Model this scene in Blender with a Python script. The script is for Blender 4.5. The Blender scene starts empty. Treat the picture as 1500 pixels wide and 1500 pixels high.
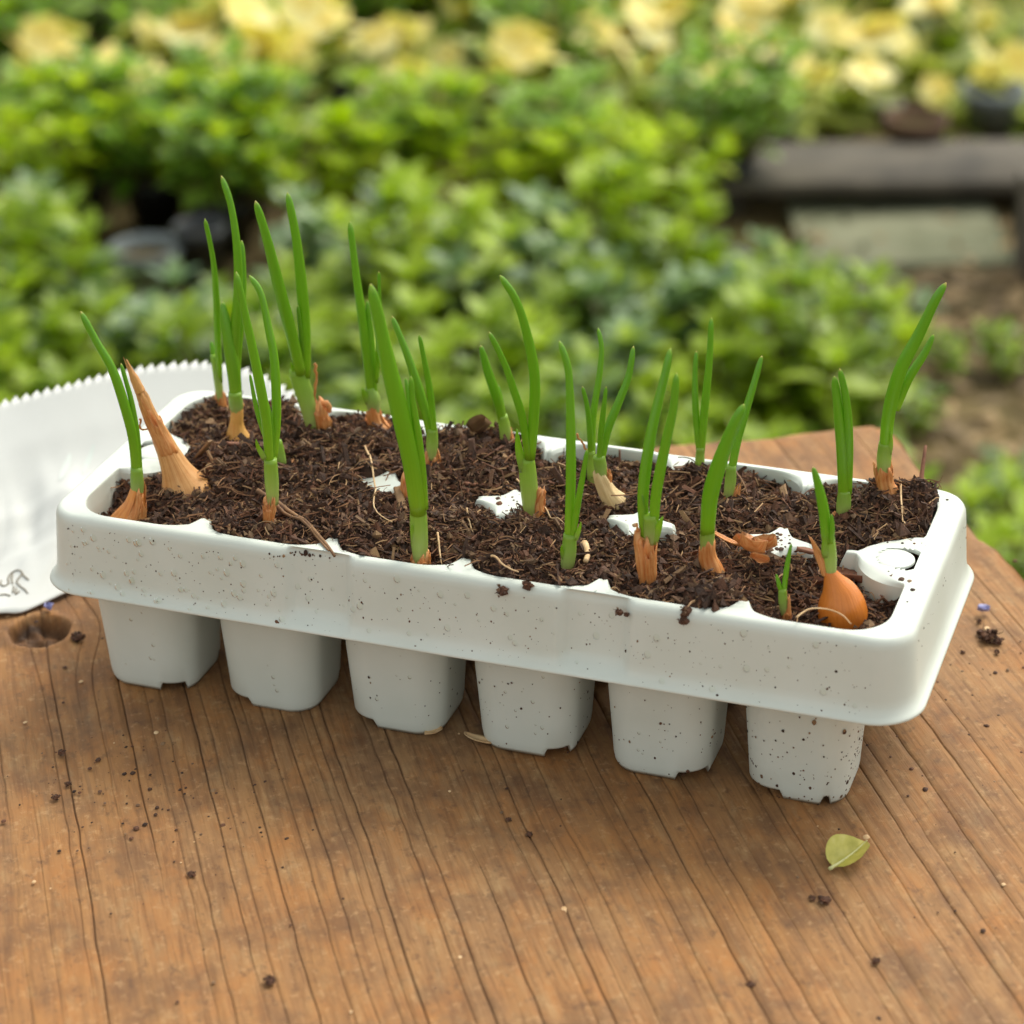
import bpy, math, random
import numpy as np
from mathutils import Vector, Matrix
random.seed(3); rng = np.random.default_rng(7)
S = 0.05                       # one tray pitch is 5 cm; all tables below are in pitches
SC = bpy.context.scene
COL = SC.collection
# ------------------------------------------------------------------ camera, sky, sun, exposure
cam = bpy.data.cameras.new('camera'); camo = bpy.data.objects.new('camera', cam); COL.objects.link(camo)
CP = [0.47029, 0.33646, -0.01283, 5.52123, -15.72356, 9.93194, 0.91606]
camo.location = [c*S for c in CP[3:6]]
camo.matrix_world = (Matrix.Translation(Vector(CP[3:6])*S) @ Matrix.Rotation(CP[1], 4, 'Z')
                     @ Matrix.Rotation(math.pi/2-CP[0], 4, 'X') @ Matrix.Rotation(CP[2], 4, 'Z'))
cam.sensor_width = 36; cam.lens = 36*math.exp(CP[6])
cam.clip_start = 0.05; cam.clip_end = 200
cam.dof.use_dof = True; cam.dof.focus_distance = 18.15*S; cam.dof.aperture_fstop = 9.8
SC.camera = camo
SUN_DIR = Vector((0.24, 0.72, 0.95)).normalized()
world = bpy.data.worlds.new('World'); SC.world = world; world.use_nodes = True
wn = world.node_tree; wn.nodes.clear()
sky = wn.nodes.new('ShaderNodeTexSky'); sky.sky_type = 'NISHITA'; sky.sun_disc = False
sky.sun_elevation = math.asin(SUN_DIR.z); sky.sun_rotation = math.atan2(SUN_DIR.x, SUN_DIR.y)
sky.dust_density = 3.0; sky.air_density = 1.0
hs = wn.nodes.new('ShaderNodeHueSaturation'); hs.inputs['Saturation'].default_value = 0.25
tint = wn.nodes.new('ShaderNodeMixRGB'); tint.blend_type = 'MULTIPLY'; tint.inputs[0].default_value = 1; tint.inputs[2].default_value = (.965, .99, .925, 1)
bg = wn.nodes.new('ShaderNodeBackground'); bg.inputs[1].default_value = 0.15
wo = wn.nodes.new('ShaderNodeOutputWorld')
wn.links.new(sky.outputs[0], hs.inputs['Color']); wn.links.new(hs.outputs[0], tint.inputs[1])
wn.links.new(tint.outputs[0], bg.inputs[0]); wn.links.new(bg.outputs[0], wo.inputs[0])
sl = bpy.data.lights.new('sun', 'SUN'); sl.energy = 0.8; sl.angle = math.radians(22); sl.color = (1, .95, .84)
slo = bpy.data.objects.new('sun', sl); COL.objects.link(slo)
slo.rotation_euler = SUN_DIR.to_track_quat('Z', 'Y').to_euler(); slo.location = (0, 0, 3)
SC.view_settings.view_transform = 'Standard'; SC.view_settings.look = 'None'
SC.view_settings.gamma = 1; SC.view_settings.use_curve_mapping = False
SC.view_settings.exposure = 1.06
SC.render.engine = 'CYCLES'
SC.cycles.use_denoising = True
SC.cycles.max_bounces = 8; SC.cycles.transparent_max_bounces = 12
# ------------------------------------------------------------------ tables
ONIONS = [
 ([-2.6889,-0.7908,1.3447],'onion seedling with one long leaf left of the tall tan bulb neck, front left cell',[
  ('bulb',[[-0.0296,-0.0104,-0.1415,0.1869],[-0.0013,-0.0004,-0.017,0.1561],[0.0436,0.0153,0.1403,0.0803],[0.0741,0.0259,0.2967,0.0425],[0.0884,0.0309,0.3633,0.0349]]),
  ('sheath',[[0.0681,0.0238,0.1512,0.0326],[0.0741,0.0259,0.2967,0.0475],[0.0804,0.0281,0.4466,0.0448]]),
  ('leaf',[[0.0677,0.0305,0.3771,0.0374],[0.0684,0.0415,0.5768,0.0373],[0.0467,0.0454,0.7911,0.0371],[-0.0437,0.0351,1.1883,0.0368],[-0.146,0.0119,1.424,0.0366],[-0.2383,-0.0082,1.652,0.0364]]),
  ('leaf',[[0.0939,0.0503,0.4106,0.0224],[0.0823,0.0747,0.6737,0.0223],[0.0523,0.0923,0.9344,0.0222],[0.0196,0.0975,1.0897,0.0222],[-0.0132,0.1015,1.234,0.0221]]),
 ]),
 ([-2.4221,-0.4441,1.4847],'large tan onion bulb with long dry twisted neck and no leaves',[
  ('bulb',[[0.073,0.0255,-0.2061,0.2447],[0.0313,0.0109,-0.0345,0.2082],[-0.0237,-0.0083,0.1472,0.1213],[-0.0706,-0.0247,0.2993,0.0831],[-0.1132,-0.0396,0.4392,0.0678],[-0.1685,-0.0589,0.5948,0.055],[-0.2022,-0.0707,0.7161,0.0474],[-0.2311,-0.0808,0.8367,0.0423]]),
  ('husk',[[-0.2331,-0.0815,0.8095,0.0423],[-0.2591,-0.0906,0.9024,0.0323],[-0.2785,-0.0974,0.9568,0.0223],[-0.3013,-0.1054,1.0274,0.0099]]),
  ('strand',[[-0.1725,-0.0688,0.4882,0.01],[-0.2273,-0.0888,0.5115,0.01],[-0.2432,-0.0956,0.5454,0.01],[-0.2336,-0.0942,0.6013,0.01]]),
 ]),
 ([-2.3399,0.3803,1.5047],'tall seedling at back left on a broad yellow orange bulb shoulder',[
  ('bulb',[[0.004,0.0014,-0.1049,0.1631],[0.005,0.0017,-0.0001,0.1312],[0.0033,0.0011,0.1447,0.0628],[0.0104,0.0037,0.2713,0.0496],[0.0098,0.0034,0.3457,0.0443]]),
  ('sheath',[[0.0082,0.0029,0.2311,0.0392],[0.0081,0.0028,0.3172,0.0521],[0.0048,0.0017,0.4314,0.052]]),
  ('leaf',[[0.0044,0.0143,0.3403,0.0521],[-0.01,0.0397,0.5553,0.0519],[-0.0485,0.0638,0.8223,0.0517],[-0.0724,0.0778,0.9813,0.0515],[-0.0913,0.0918,1.129,0.0514]]),
  ('leaf',[[0.0101,0.0341,0.3897,0.0339],[-0.0022,0.0865,0.65,0.0337],[0.0135,0.1589,0.9597,0.0336],[0.0244,0.2287,1.267,0.0335],[0.0067,0.2853,1.562,0.0333]]),
  ('leaf',[[0.0065,0.0415,0.386,0.0365],[-0.0104,0.0602,0.6033,0.0363],[-0.0014,0.0998,0.9256,0.0361],[0.022,0.1438,1.244,0.0359],[0.0164,0.1772,1.5591,0.0357],[-0.0226,0.1984,1.871,0.0355],[-0.0863,0.2008,2.0929,0.0353]]),
 ]),
 ([-2.6678,0.803,1.5747],'thin onion seedling half hidden behind the tall back left one',[
  ('husk',[[0.0073,0.0026,-0.0473,0.0456],[0.0021,0.0007,0.0353,0.0402],[-0.0038,-0.0013,0.1059,0.0348]]),
  ('sheath',[[-0.0016,-0.0005,0.0589,0.0321],[-0.0128,-0.0045,0.293,0.032],[-0.0281,-0.0098,0.4554,0.0292]]),
  ('leaf',[[-0.0341,0.0194,0.3963,0.0239],[-0.0512,0.0315,0.4816,0.0239],[-0.0678,0.0393,0.5455,0.0239]]),
  ('leaf',[[0.0032,0.0011,0.2228,0.0267],[0.0385,-0.0567,0.5982,0.0264],[0.0806,-0.1169,0.9675,0.0261],[0.1074,-0.1813,1.3288,0.0258],[0.1002,-0.2566,1.6825,0.0255]]),
 ]),
 ([-1.5519,-0.8347,1.5047],'onion seedling with three upright leaves from a pale sheath above brown husk, second front cell',[
  ('husk',[[-0.0075,-0.0026,-0.0553,0.032],[0.0127,0.0044,0.0661,0.0417],[0.029,0.0101,0.2032,0.0489],[0.0263,0.0092,0.2415,0.0537]]),
  ('sheath',[[0.0466,0.0163,0.1865,0.0416],[0.0465,0.0163,0.3665,0.0487],[0.0465,0.0162,0.545,0.0485]]),
  ('leaf',[[0.0411,0.0108,0.5036,0.0364],[0.0353,0.0034,0.8801,0.0361],[-0.0078,-0.0177,1.3022,0.0357],[-0.0473,-0.036,1.6129,0.0354],[-0.0912,-0.0565,1.9791,0.035]]),
  ('leaf',[[0.0432,0.0666,0.5051,0.0341],[0.0579,0.1357,0.8249,0.0339],[0.0344,0.205,1.2149,0.0337],[-0.0122,0.2363,1.4569,0.0336],[-0.0674,0.2641,1.6972,0.0334],[-0.1467,0.2616,1.8268,0.0334]]),
  ('leaf',[[0.0485,0.0551,0.5112,0.0194],[0.039,0.0727,0.8395,0.0193],[0.0111,0.0721,0.9842,0.0192]]),
  ('leaf',[[-0.0044,0.0556,0.6915,0.017],[-0.0624,0.0709,0.8899,0.0169],[-0.1118,0.0993,1.1456,0.0168]]),
  ('flap',[[0.0205,-0.0189,0.5574,0.0218],[-0.0118,-0.051,0.6585,0.0217],[-0.0135,-0.0724,0.7319,0.0217]]),
 ]),
 ([-1.7928,0.0276,1.5047],'short pale onion shoot tucked behind the three leaved one',[
  ('husk',[[0.0129,0.0045,-0.0345,0.0257],[0.0151,0.0053,0.0112,0.0256],[0.0366,0.0128,0.0564,0.0154]]),
  ('sheath',[[-0.0102,-0.0036,-0.0113,0.0282],[-0.018,-0.0063,0.1255,0.0332],[-0.0303,-0.0106,0.267,0.0255]]),
 ]),
 ([-1.7654,0.691,1.5047],'onion seedling with two very tall leaves beside an orange twisted husk',[
  ('husk',[[0.0511,0.0179,-0.0884,0.0634],[0.0211,0.0074,0.0288,0.058],[-0.0025,-0.0009,0.1743,0.0578],[-0.0139,-0.0049,0.2553,0.0629]]),
  ('strand',[[-0.0297,-0.0104,0.2324,0.0262],[0.0125,0.0031,0.2842,0.0314],[0.0561,0.019,0.266,0.0288],[0.0683,0.0239,0.2079,0.0157]]),
  ('strand',[[-0.0446,-0.0156,0.2326,0.0131],[-0.0332,-0.0153,0.3491,0.0131],[-0.0199,-0.0161,0.4942,0.013],[-0.0222,-0.0218,0.6269,0.013]]),
  ('sheath',[[-0.0666,-0.0233,0.0709,0.0474],[-0.0964,-0.0337,0.291,0.0629],[-0.133,-0.0465,0.4635,0.0678],[-0.1621,-0.0567,0.5778,0.0625]]),
  ('leaf',[[-0.1105,-0.0882,0.5525,0.0468],[-0.1408,-0.1566,0.9029,0.0463],[-0.1894,-0.2519,1.3746,0.0456],[-0.2212,-0.3207,1.7196,0.0451],[-0.2642,-0.3888,2.0352,0.0447]]),
  ('leaf',[[-0.0951,-0.0369,0.5101,0.0443],[-0.0822,-0.0373,0.8621,0.0439],[-0.0866,-0.0443,1.2527,0.0435],[-0.1053,-0.0562,1.6364,0.0431],[-0.1479,-0.0763,2.0026,0.0427]]),
  ('leaf',[[-0.1064,-0.0469,0.5356,0.0208],[-0.0963,-0.0812,0.878,0.0206],[-0.0986,-0.1097,1.1279,0.0205]]),
  ('flap',[[-0.1536,-0.0822,0.5328,0.0208],[-0.1709,-0.111,0.6107,0.0208],[-0.1695,-0.1332,0.6654,0.0207]]),
 ]),
 ([-1.4109,0.9036,1.5647],'onion seedling with orange collar close to the back rim, behind the thickest leaf',[
  ('husk',[[0.0526,0.0184,-0.0709,0.09],[0.0154,0.0054,0.0114,0.0608],[-0.0068,-0.0024,0.0932,0.0554],[-0.0102,-0.0036,0.1396,0.0527]]),
  ('sheath',[[-0.0014,-0.0005,0.1047,0.0475],[-0.0077,-0.0027,0.2148,0.0579],[-0.0291,-0.0102,0.313,0.042]]),
  ('flap',[[-0.028,-0.0384,0.1986,0.0315],[-0.0469,-0.0678,0.2779,0.0315],[-0.0562,-0.094,0.3452,0.0314]]),
  ('leaf',[[-0.0106,-0.0037,0.1281,0.0369],[-0.0309,-0.0069,0.4432,0.0366],[-0.0633,-0.0097,0.8646,0.0363],[-0.0894,-0.0133,1.1413,0.0361],[-0.1072,-0.0151,1.3601,0.0359],[-0.1317,-0.0176,1.6628,0.0356]]),
  ('leaf',[[0.0043,0.0015,0.1278,0.029],[-0.0016,0.007,0.4698,0.0288],[-0.0101,0.0136,0.7495,0.0286],[-0.0283,0.0167,1.0261,0.0284]]),
  ('leaf',[[0.0274,0.0084,0.3586,0.0184],[0.076,-0.0506,0.7303,0.0181],[0.1175,-0.0984,1.0335,0.018],[0.1457,-0.1538,1.3489,0.0178]]),
 ]),
 ([-0.347,-0.9123,1.4447],'onion seedling with the thickest leaf of all, at the front rim near the middle',[
  ('husk',[[-0.0109,-0.0038,-0.0708,0.0819],[-0.0047,-0.0016,-0.0054,0.0722],[0.0014,0.0005,0.0544,0.0576]]),
  ('sheath',[[-0.0001,-0.0,-0.0055,0.0505],[-0.0034,-0.0012,0.217,0.0598],[-0.0053,-0.0019,0.4848,0.057]]),
  ('leaf',[[0.0025,-0.0156,0.4021,0.0642],[-0.0165,-0.0661,0.8033,0.0635],[-0.0672,-0.1315,1.2384,0.0626],[-0.1158,-0.1894,1.6098,0.0619],[-0.1498,-0.2357,1.9212,0.0613],[-0.181,-0.2772,2.1963,0.0607]]),
  ('leaf',[[0.0438,-0.0008,0.4386,0.0309],[0.0424,-0.0273,0.7417,0.0306],[0.0293,-0.0599,1.0665,0.0303],[0.012,-0.0866,1.3061,0.0301],[0.0134,-0.1015,1.4847,0.0299]]),
  ('leaf',[[-0.0354,0.0963,0.7254,0.019],[-0.0915,0.1381,1.0651,0.0189],[-0.136,0.1716,1.339,0.0188]]),
  ('flap',[[-0.0276,-0.0349,0.1759,0.0215],[-0.0318,-0.0567,0.2668,0.0215],[-0.0229,-0.0738,0.341,0.0214]]),
 ]),
 ([-0.7094,-0.1773,1.5047],'orange and pale stub of an onion just behind the thickest leaf',[
  ('bulb',[[0.012,0.0042,-0.0787,0.0751],[0.0005,0.0002,0.0168,0.0599],[-0.0194,-0.0068,0.1453,0.0448],[-0.0222,-0.0078,0.2119,0.0199]]),
  ('sheath',[[0.0099,0.0035,0.0166,0.025],[-0.0011,-0.0004,0.1283,0.0224],[-0.0035,-0.0012,0.2116,0.0149]]),
 ]),
 ([-0.7685,0.3771,1.5047],'onion seedling with two thin leaves and ragged orange husk, right of the thickest leaf',[
  ('husk',[[-0.0114,-0.004,-0.0684,0.0565],[0.0003,0.0001,0.0114,0.0615],[0.0176,0.0061,0.1249,0.046]]),
  ('husk',[[0.0591,0.0207,0.0447,0.0256],[0.0653,0.0228,0.1014,0.023],[0.0615,0.0215,0.1469,0.0102]]),
  ('sheath',[[0.0218,0.0076,0.1021,0.0358],[0.0297,0.0104,0.2265,0.0433],[0.0327,0.0114,0.3502,0.0407]]),
  ('leaf',[[0.0201,0.0109,0.2813,0.0331],[-0.0369,0.0237,0.5475,0.0329],[-0.127,0.0277,0.8378,0.0328],[-0.2009,0.0273,1.0472,0.0326],[-0.2643,0.0254,1.2136,0.0325]]),
  ('leaf',[[0.0496,0.0074,0.3208,0.0254],[0.0484,-0.0381,0.6413,0.0252],[0.0268,-0.0869,0.9332,0.025],[0.006,-0.1267,1.163,0.0248]]),
  ('leaf',[[-0.0043,0.0394,0.3775,0.0254],[-0.0959,0.0438,0.6419,0.0253],[-0.1419,0.0494,0.7993,0.0253],[-0.1629,0.0563,0.9036,0.0252]]),
 ]),
 ([-0.352,0.9469,1.5447],'short onion seedling at the back rim beside a brown curled scrap',[
  ('husk',[[0.0537,0.0188,-0.0413,0.0235],[0.0397,0.0139,0.0282,0.0235],[0.0306,0.0107,0.0917,0.0182]]),
  ('sheath',[[-0.0003,-0.0001,-0.0231,0.0391],[-0.0037,-0.0013,0.1037,0.0442],[-0.0218,-0.0076,0.23,0.0389]]),
  ('leaf',[[-0.0223,-0.0078,0.19,0.0389],[-0.0565,-0.0425,0.3996,0.0387],[-0.1018,-0.0905,0.6111,0.0385],[-0.1401,-0.1394,0.8435,0.0382]]),
  ('leaf',[[-0.0123,-0.0043,0.207,0.0234],[-0.0316,-0.0067,0.3308,0.0233],[-0.0517,-0.0062,0.4695,0.0232]]),
 ]),
 ([0.2244,-0.1331,1.5047],'onion seedling with thick pale green sheath and rust husk beside the middle deck gap',[
  ('husk',[[0.0275,0.0096,-0.067,0.0642],[0.0421,0.0147,0.0271,0.0542],[0.038,0.0133,0.121,0.0394],[0.0618,0.0216,0.2196,0.0343]]),
  ('sheath',[[-0.0092,-0.0032,0.0168,0.0518],[-0.0213,-0.0075,0.2482,0.0613],[-0.0377,-0.0132,0.5042,0.0585]]),
  ('leaf',[[0.0008,-0.036,0.4986,0.0389],[0.0418,-0.0736,0.853,0.0385],[0.0636,-0.1155,1.1889,0.0381],[0.0316,-0.1755,1.5186,0.0377],[-0.0245,-0.2353,1.7885,0.0373],[-0.1185,-0.2977,1.9861,0.0371]]),
  ('leaf',[[-0.0093,-0.0517,0.5044,0.0292],[-0.027,-0.1252,0.8556,0.0288],[-0.0691,-0.1865,1.0972,0.0286],[-0.1158,-0.2467,1.3238,0.0284],[-0.1953,-0.3224,1.5695,0.0281]]),
  ('flap',[[-0.0445,-0.0417,0.3972,0.0366],[-0.0732,-0.0727,0.5802,0.0364],[-0.0789,-0.0956,0.7503,0.0362]]),
 ]),
 ([0.6996,-0.7731,1.4847],'onion seedling with a bluish straight leaf and short side leaf at the front rim',[
  ('sheath',[[-0.009,-0.0031,-0.0107,0.0476],[0.0047,0.0016,0.129,0.0498],[0.0138,0.0048,0.2891,0.0472]]),
  ('leaf',[[0.0048,0.0017,0.236,0.0354],[0.0007,0.0623,0.6392,0.0352],[-0.0166,0.1174,1.0265,0.0349],[-0.0401,0.1617,1.3611,0.0347],[-0.0638,0.1757,1.5035,0.0346],[-0.118,0.1796,1.6503,0.0345]]),
  ('leaf',[[0.0271,0.0095,0.2356,0.0236],[0.0714,-0.0052,0.5249,0.0234],[0.1195,-0.0187,0.7989,0.0232],[0.1465,-0.0283,0.9719,0.0231]]),
  ('flap',[[0.0566,-0.0052,0.2583,0.0189],[0.089,-0.0138,0.3526,0.0188],[0.1035,-0.0287,0.415,0.0188]]),
  ('flap',[[-0.0195,-0.0318,0.1098,0.0166],[-0.0269,-0.0543,0.1842,0.0165],[-0.0209,-0.0722,0.2368,0.0165]]),
 ]),
 ([0.4559,0.5476,1.5047],'yellowish forked onion shoot with an orange thread, left of the peeling bulb',[
  ('sheath',[[0.0001,0.0,-0.0396,0.0279],[0.0045,0.0016,0.1014,0.0354],[-0.0007,-0.0002,0.2696,0.0277]]),
  ('leaf',[[-0.0053,-0.0018,0.2026,0.0227],[-0.0041,-0.0244,0.4467,0.0225],[-0.0166,-0.0526,0.6499,0.0224],[-0.0441,-0.0818,0.8168,0.0223]]),
  ('leaf',[[0.009,0.0031,0.2136,0.0252],[-0.0045,0.0604,0.5196,0.0251],[0.0179,0.1366,0.8193,0.025],[0.0187,0.1819,1.018,0.0249],[-0.0148,0.2037,1.1668,0.0249]]),
  ('strand',[[-0.1084,-0.0433,0.4016,0.01],[-0.057,-0.0227,0.3275,0.0101],[-0.0006,-0.0002,0.2417,0.0101]]),
 ]),
 ([0.6846,0.301,1.5047],'onion seedling growing from a pale peeling bulb behind a white deck gap',[
  ('bulb',[[0.0812,0.0284,-0.1303,0.1152],[0.0474,0.0166,-0.0399,0.095],[-0.0145,-0.0051,0.0728,0.0673],[-0.0573,-0.0201,0.1735,0.0522],[-0.0716,-0.025,0.218,0.0397]]),
  ('husk',[[-0.0242,-0.0085,0.1286,0.0249],[-0.0105,-0.0037,0.195,0.0199],[-0.0202,-0.0071,0.2615,0.0124]]),
  ('sheath',[[-0.062,-0.0217,0.1625,0.0348],[-0.0718,-0.0251,0.2733,0.0447],[-0.0862,-0.0302,0.3726,0.0445]]),
  ('leaf',[[-0.0786,-0.0203,0.2921,0.0322],[-0.0409,0.0378,0.5562,0.0321],[0.023,0.0943,0.7574,0.032],[0.0818,0.1486,0.9574,0.0319],[0.1025,0.1918,1.1714,0.0318]]),
  ('leaf',[[-0.0846,-0.0347,0.3089,0.0223],[-0.0545,-0.0535,0.6493,0.0221],[-0.021,-0.0678,0.9501,0.0219]]),
 ]),
 ([1.2755,-0.7796,1.4647],'onion seedling in a tall split tan husk with a torn green side flap',[
  ('husk',[[0.0146,0.0051,-0.1078,0.0567],[0.0039,0.0014,0.0428,0.0635],[-0.016,-0.0056,0.2295,0.0679],[-0.0262,-0.0092,0.3512,0.07],[-0.0221,-0.0077,0.3827,0.0606]]),
  ('strand',[[-0.0561,-0.0225,0.3373,0.0117],[-0.0695,-0.0297,0.4176,0.0116],[-0.0783,-0.0349,0.4817,0.0116]]),
  ('sheath',[[0.0181,0.0063,0.3347,0.0467],[0.0212,0.0074,0.4398,0.0512],[0.0111,0.0039,0.5445,0.0464]]),
  ('leaf',[[-0.0221,0.0106,0.342,0.0397],[-0.0559,0.0625,0.6622,0.0395],[-0.0362,0.1438,1.0397,0.0393],[0.0024,0.212,1.3196,0.0391],[0.0337,0.2589,1.5048,0.039],[0.0535,0.297,1.666,0.0389]]),
  ('leaf',[[0.0345,0.0142,0.3861,0.0373],[0.0467,0.0233,0.6965,0.037],[0.1007,0.0481,1.0772,0.0367],[0.1433,0.0669,1.3268,0.0364],[0.1593,0.0766,1.5933,0.0362]]),
  ('leaf',[[-0.021,0.022,0.3734,0.0164],[-0.0352,0.0299,0.5508,0.0163],[-0.0524,0.0334,0.6818,0.0162]]),
  ('flap',[[0.0376,-0.0115,0.3467,0.035],[0.0806,-0.0162,0.4764,0.0348],[0.1107,-0.0254,0.569,0.0347]]),
 ]),
 ([1.6468,-0.4989,1.5047],'onion seedling with one broad dark green leaf leaning right from a rusty collar',[
  ('bulb',[[0.0195,0.0068,-0.0704,0.0997],[0.0088,0.0031,0.0052,0.0806],[-0.0158,-0.0055,0.1075,0.0591],[-0.022,-0.0077,0.1877,0.0566],[-0.0226,-0.0079,0.2143,0.0495]]),
  ('sheath',[[-0.0211,-0.0074,0.145,0.0472],[-0.0232,-0.0081,0.2409,0.0495],[-0.021,-0.0074,0.3469,0.0493]]),
  ('leaf',[[-0.0232,-0.012,0.2853,0.0565],[-0.004,-0.0375,0.5741,0.0559],[0.0409,-0.0461,0.7923,0.0556],[0.1112,-0.0486,1.034,0.0551],[0.1718,-0.047,1.2087,0.0548],[0.2148,-0.0438,1.3136,0.0547]]),
 ]),
 ([1.5066,0.5624,1.5047],'onion seedling with one slim leaf rising behind the broad dark green leaf',[
  ('husk',[[-0.0084,-0.0029,-0.039,0.0449],[-0.0007,-0.0002,0.0279,0.0399],[0.0029,0.001,0.0724,0.0299]]),
  ('husk',[[0.057,0.0199,-0.0176,0.0324],[0.0458,0.016,0.0495,0.0249],[0.0628,0.022,0.116,0.0099]]),
  ('sheath',[[-0.0101,-0.0035,0.0281,0.0349],[0.0051,0.0018,0.1668,0.0398],[0.0065,0.0023,0.2938,0.0372]]),
  ('leaf',[[0.0084,0.0029,0.2221,0.0323],[0.0329,0.0575,0.4754,0.0321],[0.0765,0.1183,0.6993,0.032],[0.1172,0.1725,0.8971,0.0319],[0.1534,0.2238,1.089,0.0318]]),
 ]),
 ([1.1804,0.9467,1.5047],'onion seedling with a narrow V of two leaves at the back rim',[
  ('sheath',[[0.0007,0.0002,-0.0341,0.0357],[-0.0016,-0.0006,0.0794,0.0356],[0.0003,0.0001,0.2203,0.0304]]),
  ('leaf',[[0.0062,0.0022,0.164,0.0305],[0.017,0.029,0.5168,0.0303],[0.0342,0.067,0.8879,0.03],[0.0336,0.0959,1.2277,0.0298]]),
  ('leaf',[[-0.0088,-0.0031,0.1923,0.0254],[-0.053,0.038,0.5032,0.0253],[-0.0768,0.0858,0.7558,0.0252],[-0.0808,0.1242,0.9365,0.0251]]),
 ]),
 ([2.2463,-0.7483,1.3447],'smallest forked onion shoot, left of the shiny orange bulb',[
  ('husk',[[0.0151,0.0053,-0.0537,0.0326],[0.0073,0.0026,0.0425,0.0326],[0.008,0.0028,0.1488,0.0186]]),
  ('sheath',[[-0.0059,-0.0021,0.0427,0.0256],[-0.0183,-0.0064,0.1492,0.0301],[-0.026,-0.0091,0.2444,0.0278]]),
  ('leaf',[[-0.0158,-0.0055,0.202,0.0185],[-0.009,0.0176,0.3753,0.0185],[0.008,0.0544,0.5628,0.0184]]),
  ('leaf',[[-0.0242,-0.0085,0.1916,0.0162],[-0.0532,-0.0223,0.2994,0.0162],[-0.0673,-0.0317,0.3596,0.0161]]),
 ]),
 ([2.6116,-0.6012,1.3447],'shiny round orange onion bulb with a stout green shoot, front right cell',[
  ('bulb',[[0.0251,0.0088,-0.1667,0.1451],[0.0105,0.0037,-0.0376,0.1679],[-0.0084,-0.0029,0.0907,0.1651],[-0.0306,-0.0107,0.1971,0.1275],[-0.0649,-0.0227,0.282,0.0786],[-0.0943,-0.033,0.356,0.0439],[-0.1043,-0.0365,0.3876,0.0346]]),
  ('husk',[[-0.1239,-0.0433,0.3355,0.0231],[-0.1492,-0.0522,0.4196,0.0277],[-0.1834,-0.0642,0.514,0.023],[-0.2167,-0.0758,0.5872,0.0092]]),
  ('sheath',[[-0.0883,-0.0309,0.3192,0.0393],[-0.0994,-0.0348,0.4763,0.0437],[-0.12,-0.042,0.658,0.0412]]),
  ('leaf',[[-0.1221,-0.0605,0.5894,0.0367],[-0.1466,-0.0815,0.8273,0.0364],[-0.1869,-0.1061,1.026,0.0362],[-0.2252,-0.1271,1.171,0.0361]]),
  ('leaf',[[-0.0872,-0.0732,0.6013,0.0183],[-0.085,-0.0878,0.7273,0.0182],[-0.0911,-0.1026,0.8308,0.0182]]),
  ('flap',[[-0.1166,-0.065,0.4888,0.0299],[-0.1292,-0.0888,0.5765,0.0298],[-0.1246,-0.1065,0.6687,0.0297]]),
 ]),
 ([2.3384,0.6311,1.5047],'onion seedling with two close blunt leaves and a ringed pale sheath',[
  ('husk',[[0.0076,0.0027,-0.0667,0.0594],[0.0057,0.002,-0.0223,0.0593],[0.0135,0.0047,0.0109,0.0346]]),
  ('sheath',[[0.001,0.0003,-0.0222,0.0519],[0.0012,0.0004,0.0774,0.0518],[0.0009,0.0003,0.1876,0.0467]]),
  ('leaf',[[-0.0013,-0.0004,0.1326,0.0443],[-0.0201,-0.0448,0.5211,0.0438],[-0.0529,-0.1041,0.8637,0.0433],[-0.084,-0.1536,1.1383,0.043]]),
  ('leaf',[[0.0251,0.0088,0.1652,0.0344],[0.0221,-0.0483,0.5827,0.034],[0.0047,-0.113,0.9284,0.0336],[-0.0432,-0.178,1.2112,0.0333]]),
 ]),
 ([2.5893,0.8811,1.6447],'tall onion seedling leaning right with an orange ringed base at the back right corner',[
  ('husk',[[0.0263,0.0092,-0.0558,0.0745],[-0.0006,-0.0002,0.0111,0.0595],[-0.0197,-0.0069,0.1107,0.0569],[-0.022,-0.0077,0.1547,0.0469]]),
  ('sheath',[[-0.0145,-0.0051,0.0996,0.0495],[-0.0207,-0.0072,0.2205,0.0518],[-0.0181,-0.0063,0.3514,0.0492]]),
  ('leaf',[[-0.0185,-0.0086,0.2761,0.0492],[0.0012,-0.0299,0.6239,0.0488],[0.0666,-0.0338,0.9533,0.0483],[0.1737,-0.0183,1.2223,0.0479],[0.2702,-0.0062,1.4874,0.0476],[0.3355,0.0055,1.6234,0.0474]]),
  ('leaf',[[0.0351,0.028,0.6032,0.0342],[0.1036,0.0621,0.833,0.034],[0.1969,0.103,1.0187,0.0339],[0.2551,0.1302,1.1726,0.0338]]),
  ('flap',[[0.0143,-0.0214,0.2704,0.0221],[0.0269,-0.0382,0.3723,0.0221],[0.0258,-0.0597,0.4684,0.022]]),
 ]),
]
PACKET_TOP = [[-6.0281,0.6288,0.8],[-5.5796,1.1996,0.86],[-5.1619,1.6302,0.92],[-4.6939,1.9932,1.0],[-4.2346,2.3839,1.05],[-3.6628,2.687,1.05],[-3.2619,2.7894,0.95],[-2.8667,2.7495,0.8]]
PACKET_BOT = [[-4.7301,-1.045,0.05],[-4.462,-0.6781,0.05],[-4.3155,-0.4016,0.05],[-4.1938,-0.2696,0.05],[-4.0539,-0.2131,0.05],[-3.9628,-0.043,0.05],[-3.866,0.1785,0.05],[-3.7362,0.4624,0.05]]
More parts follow.
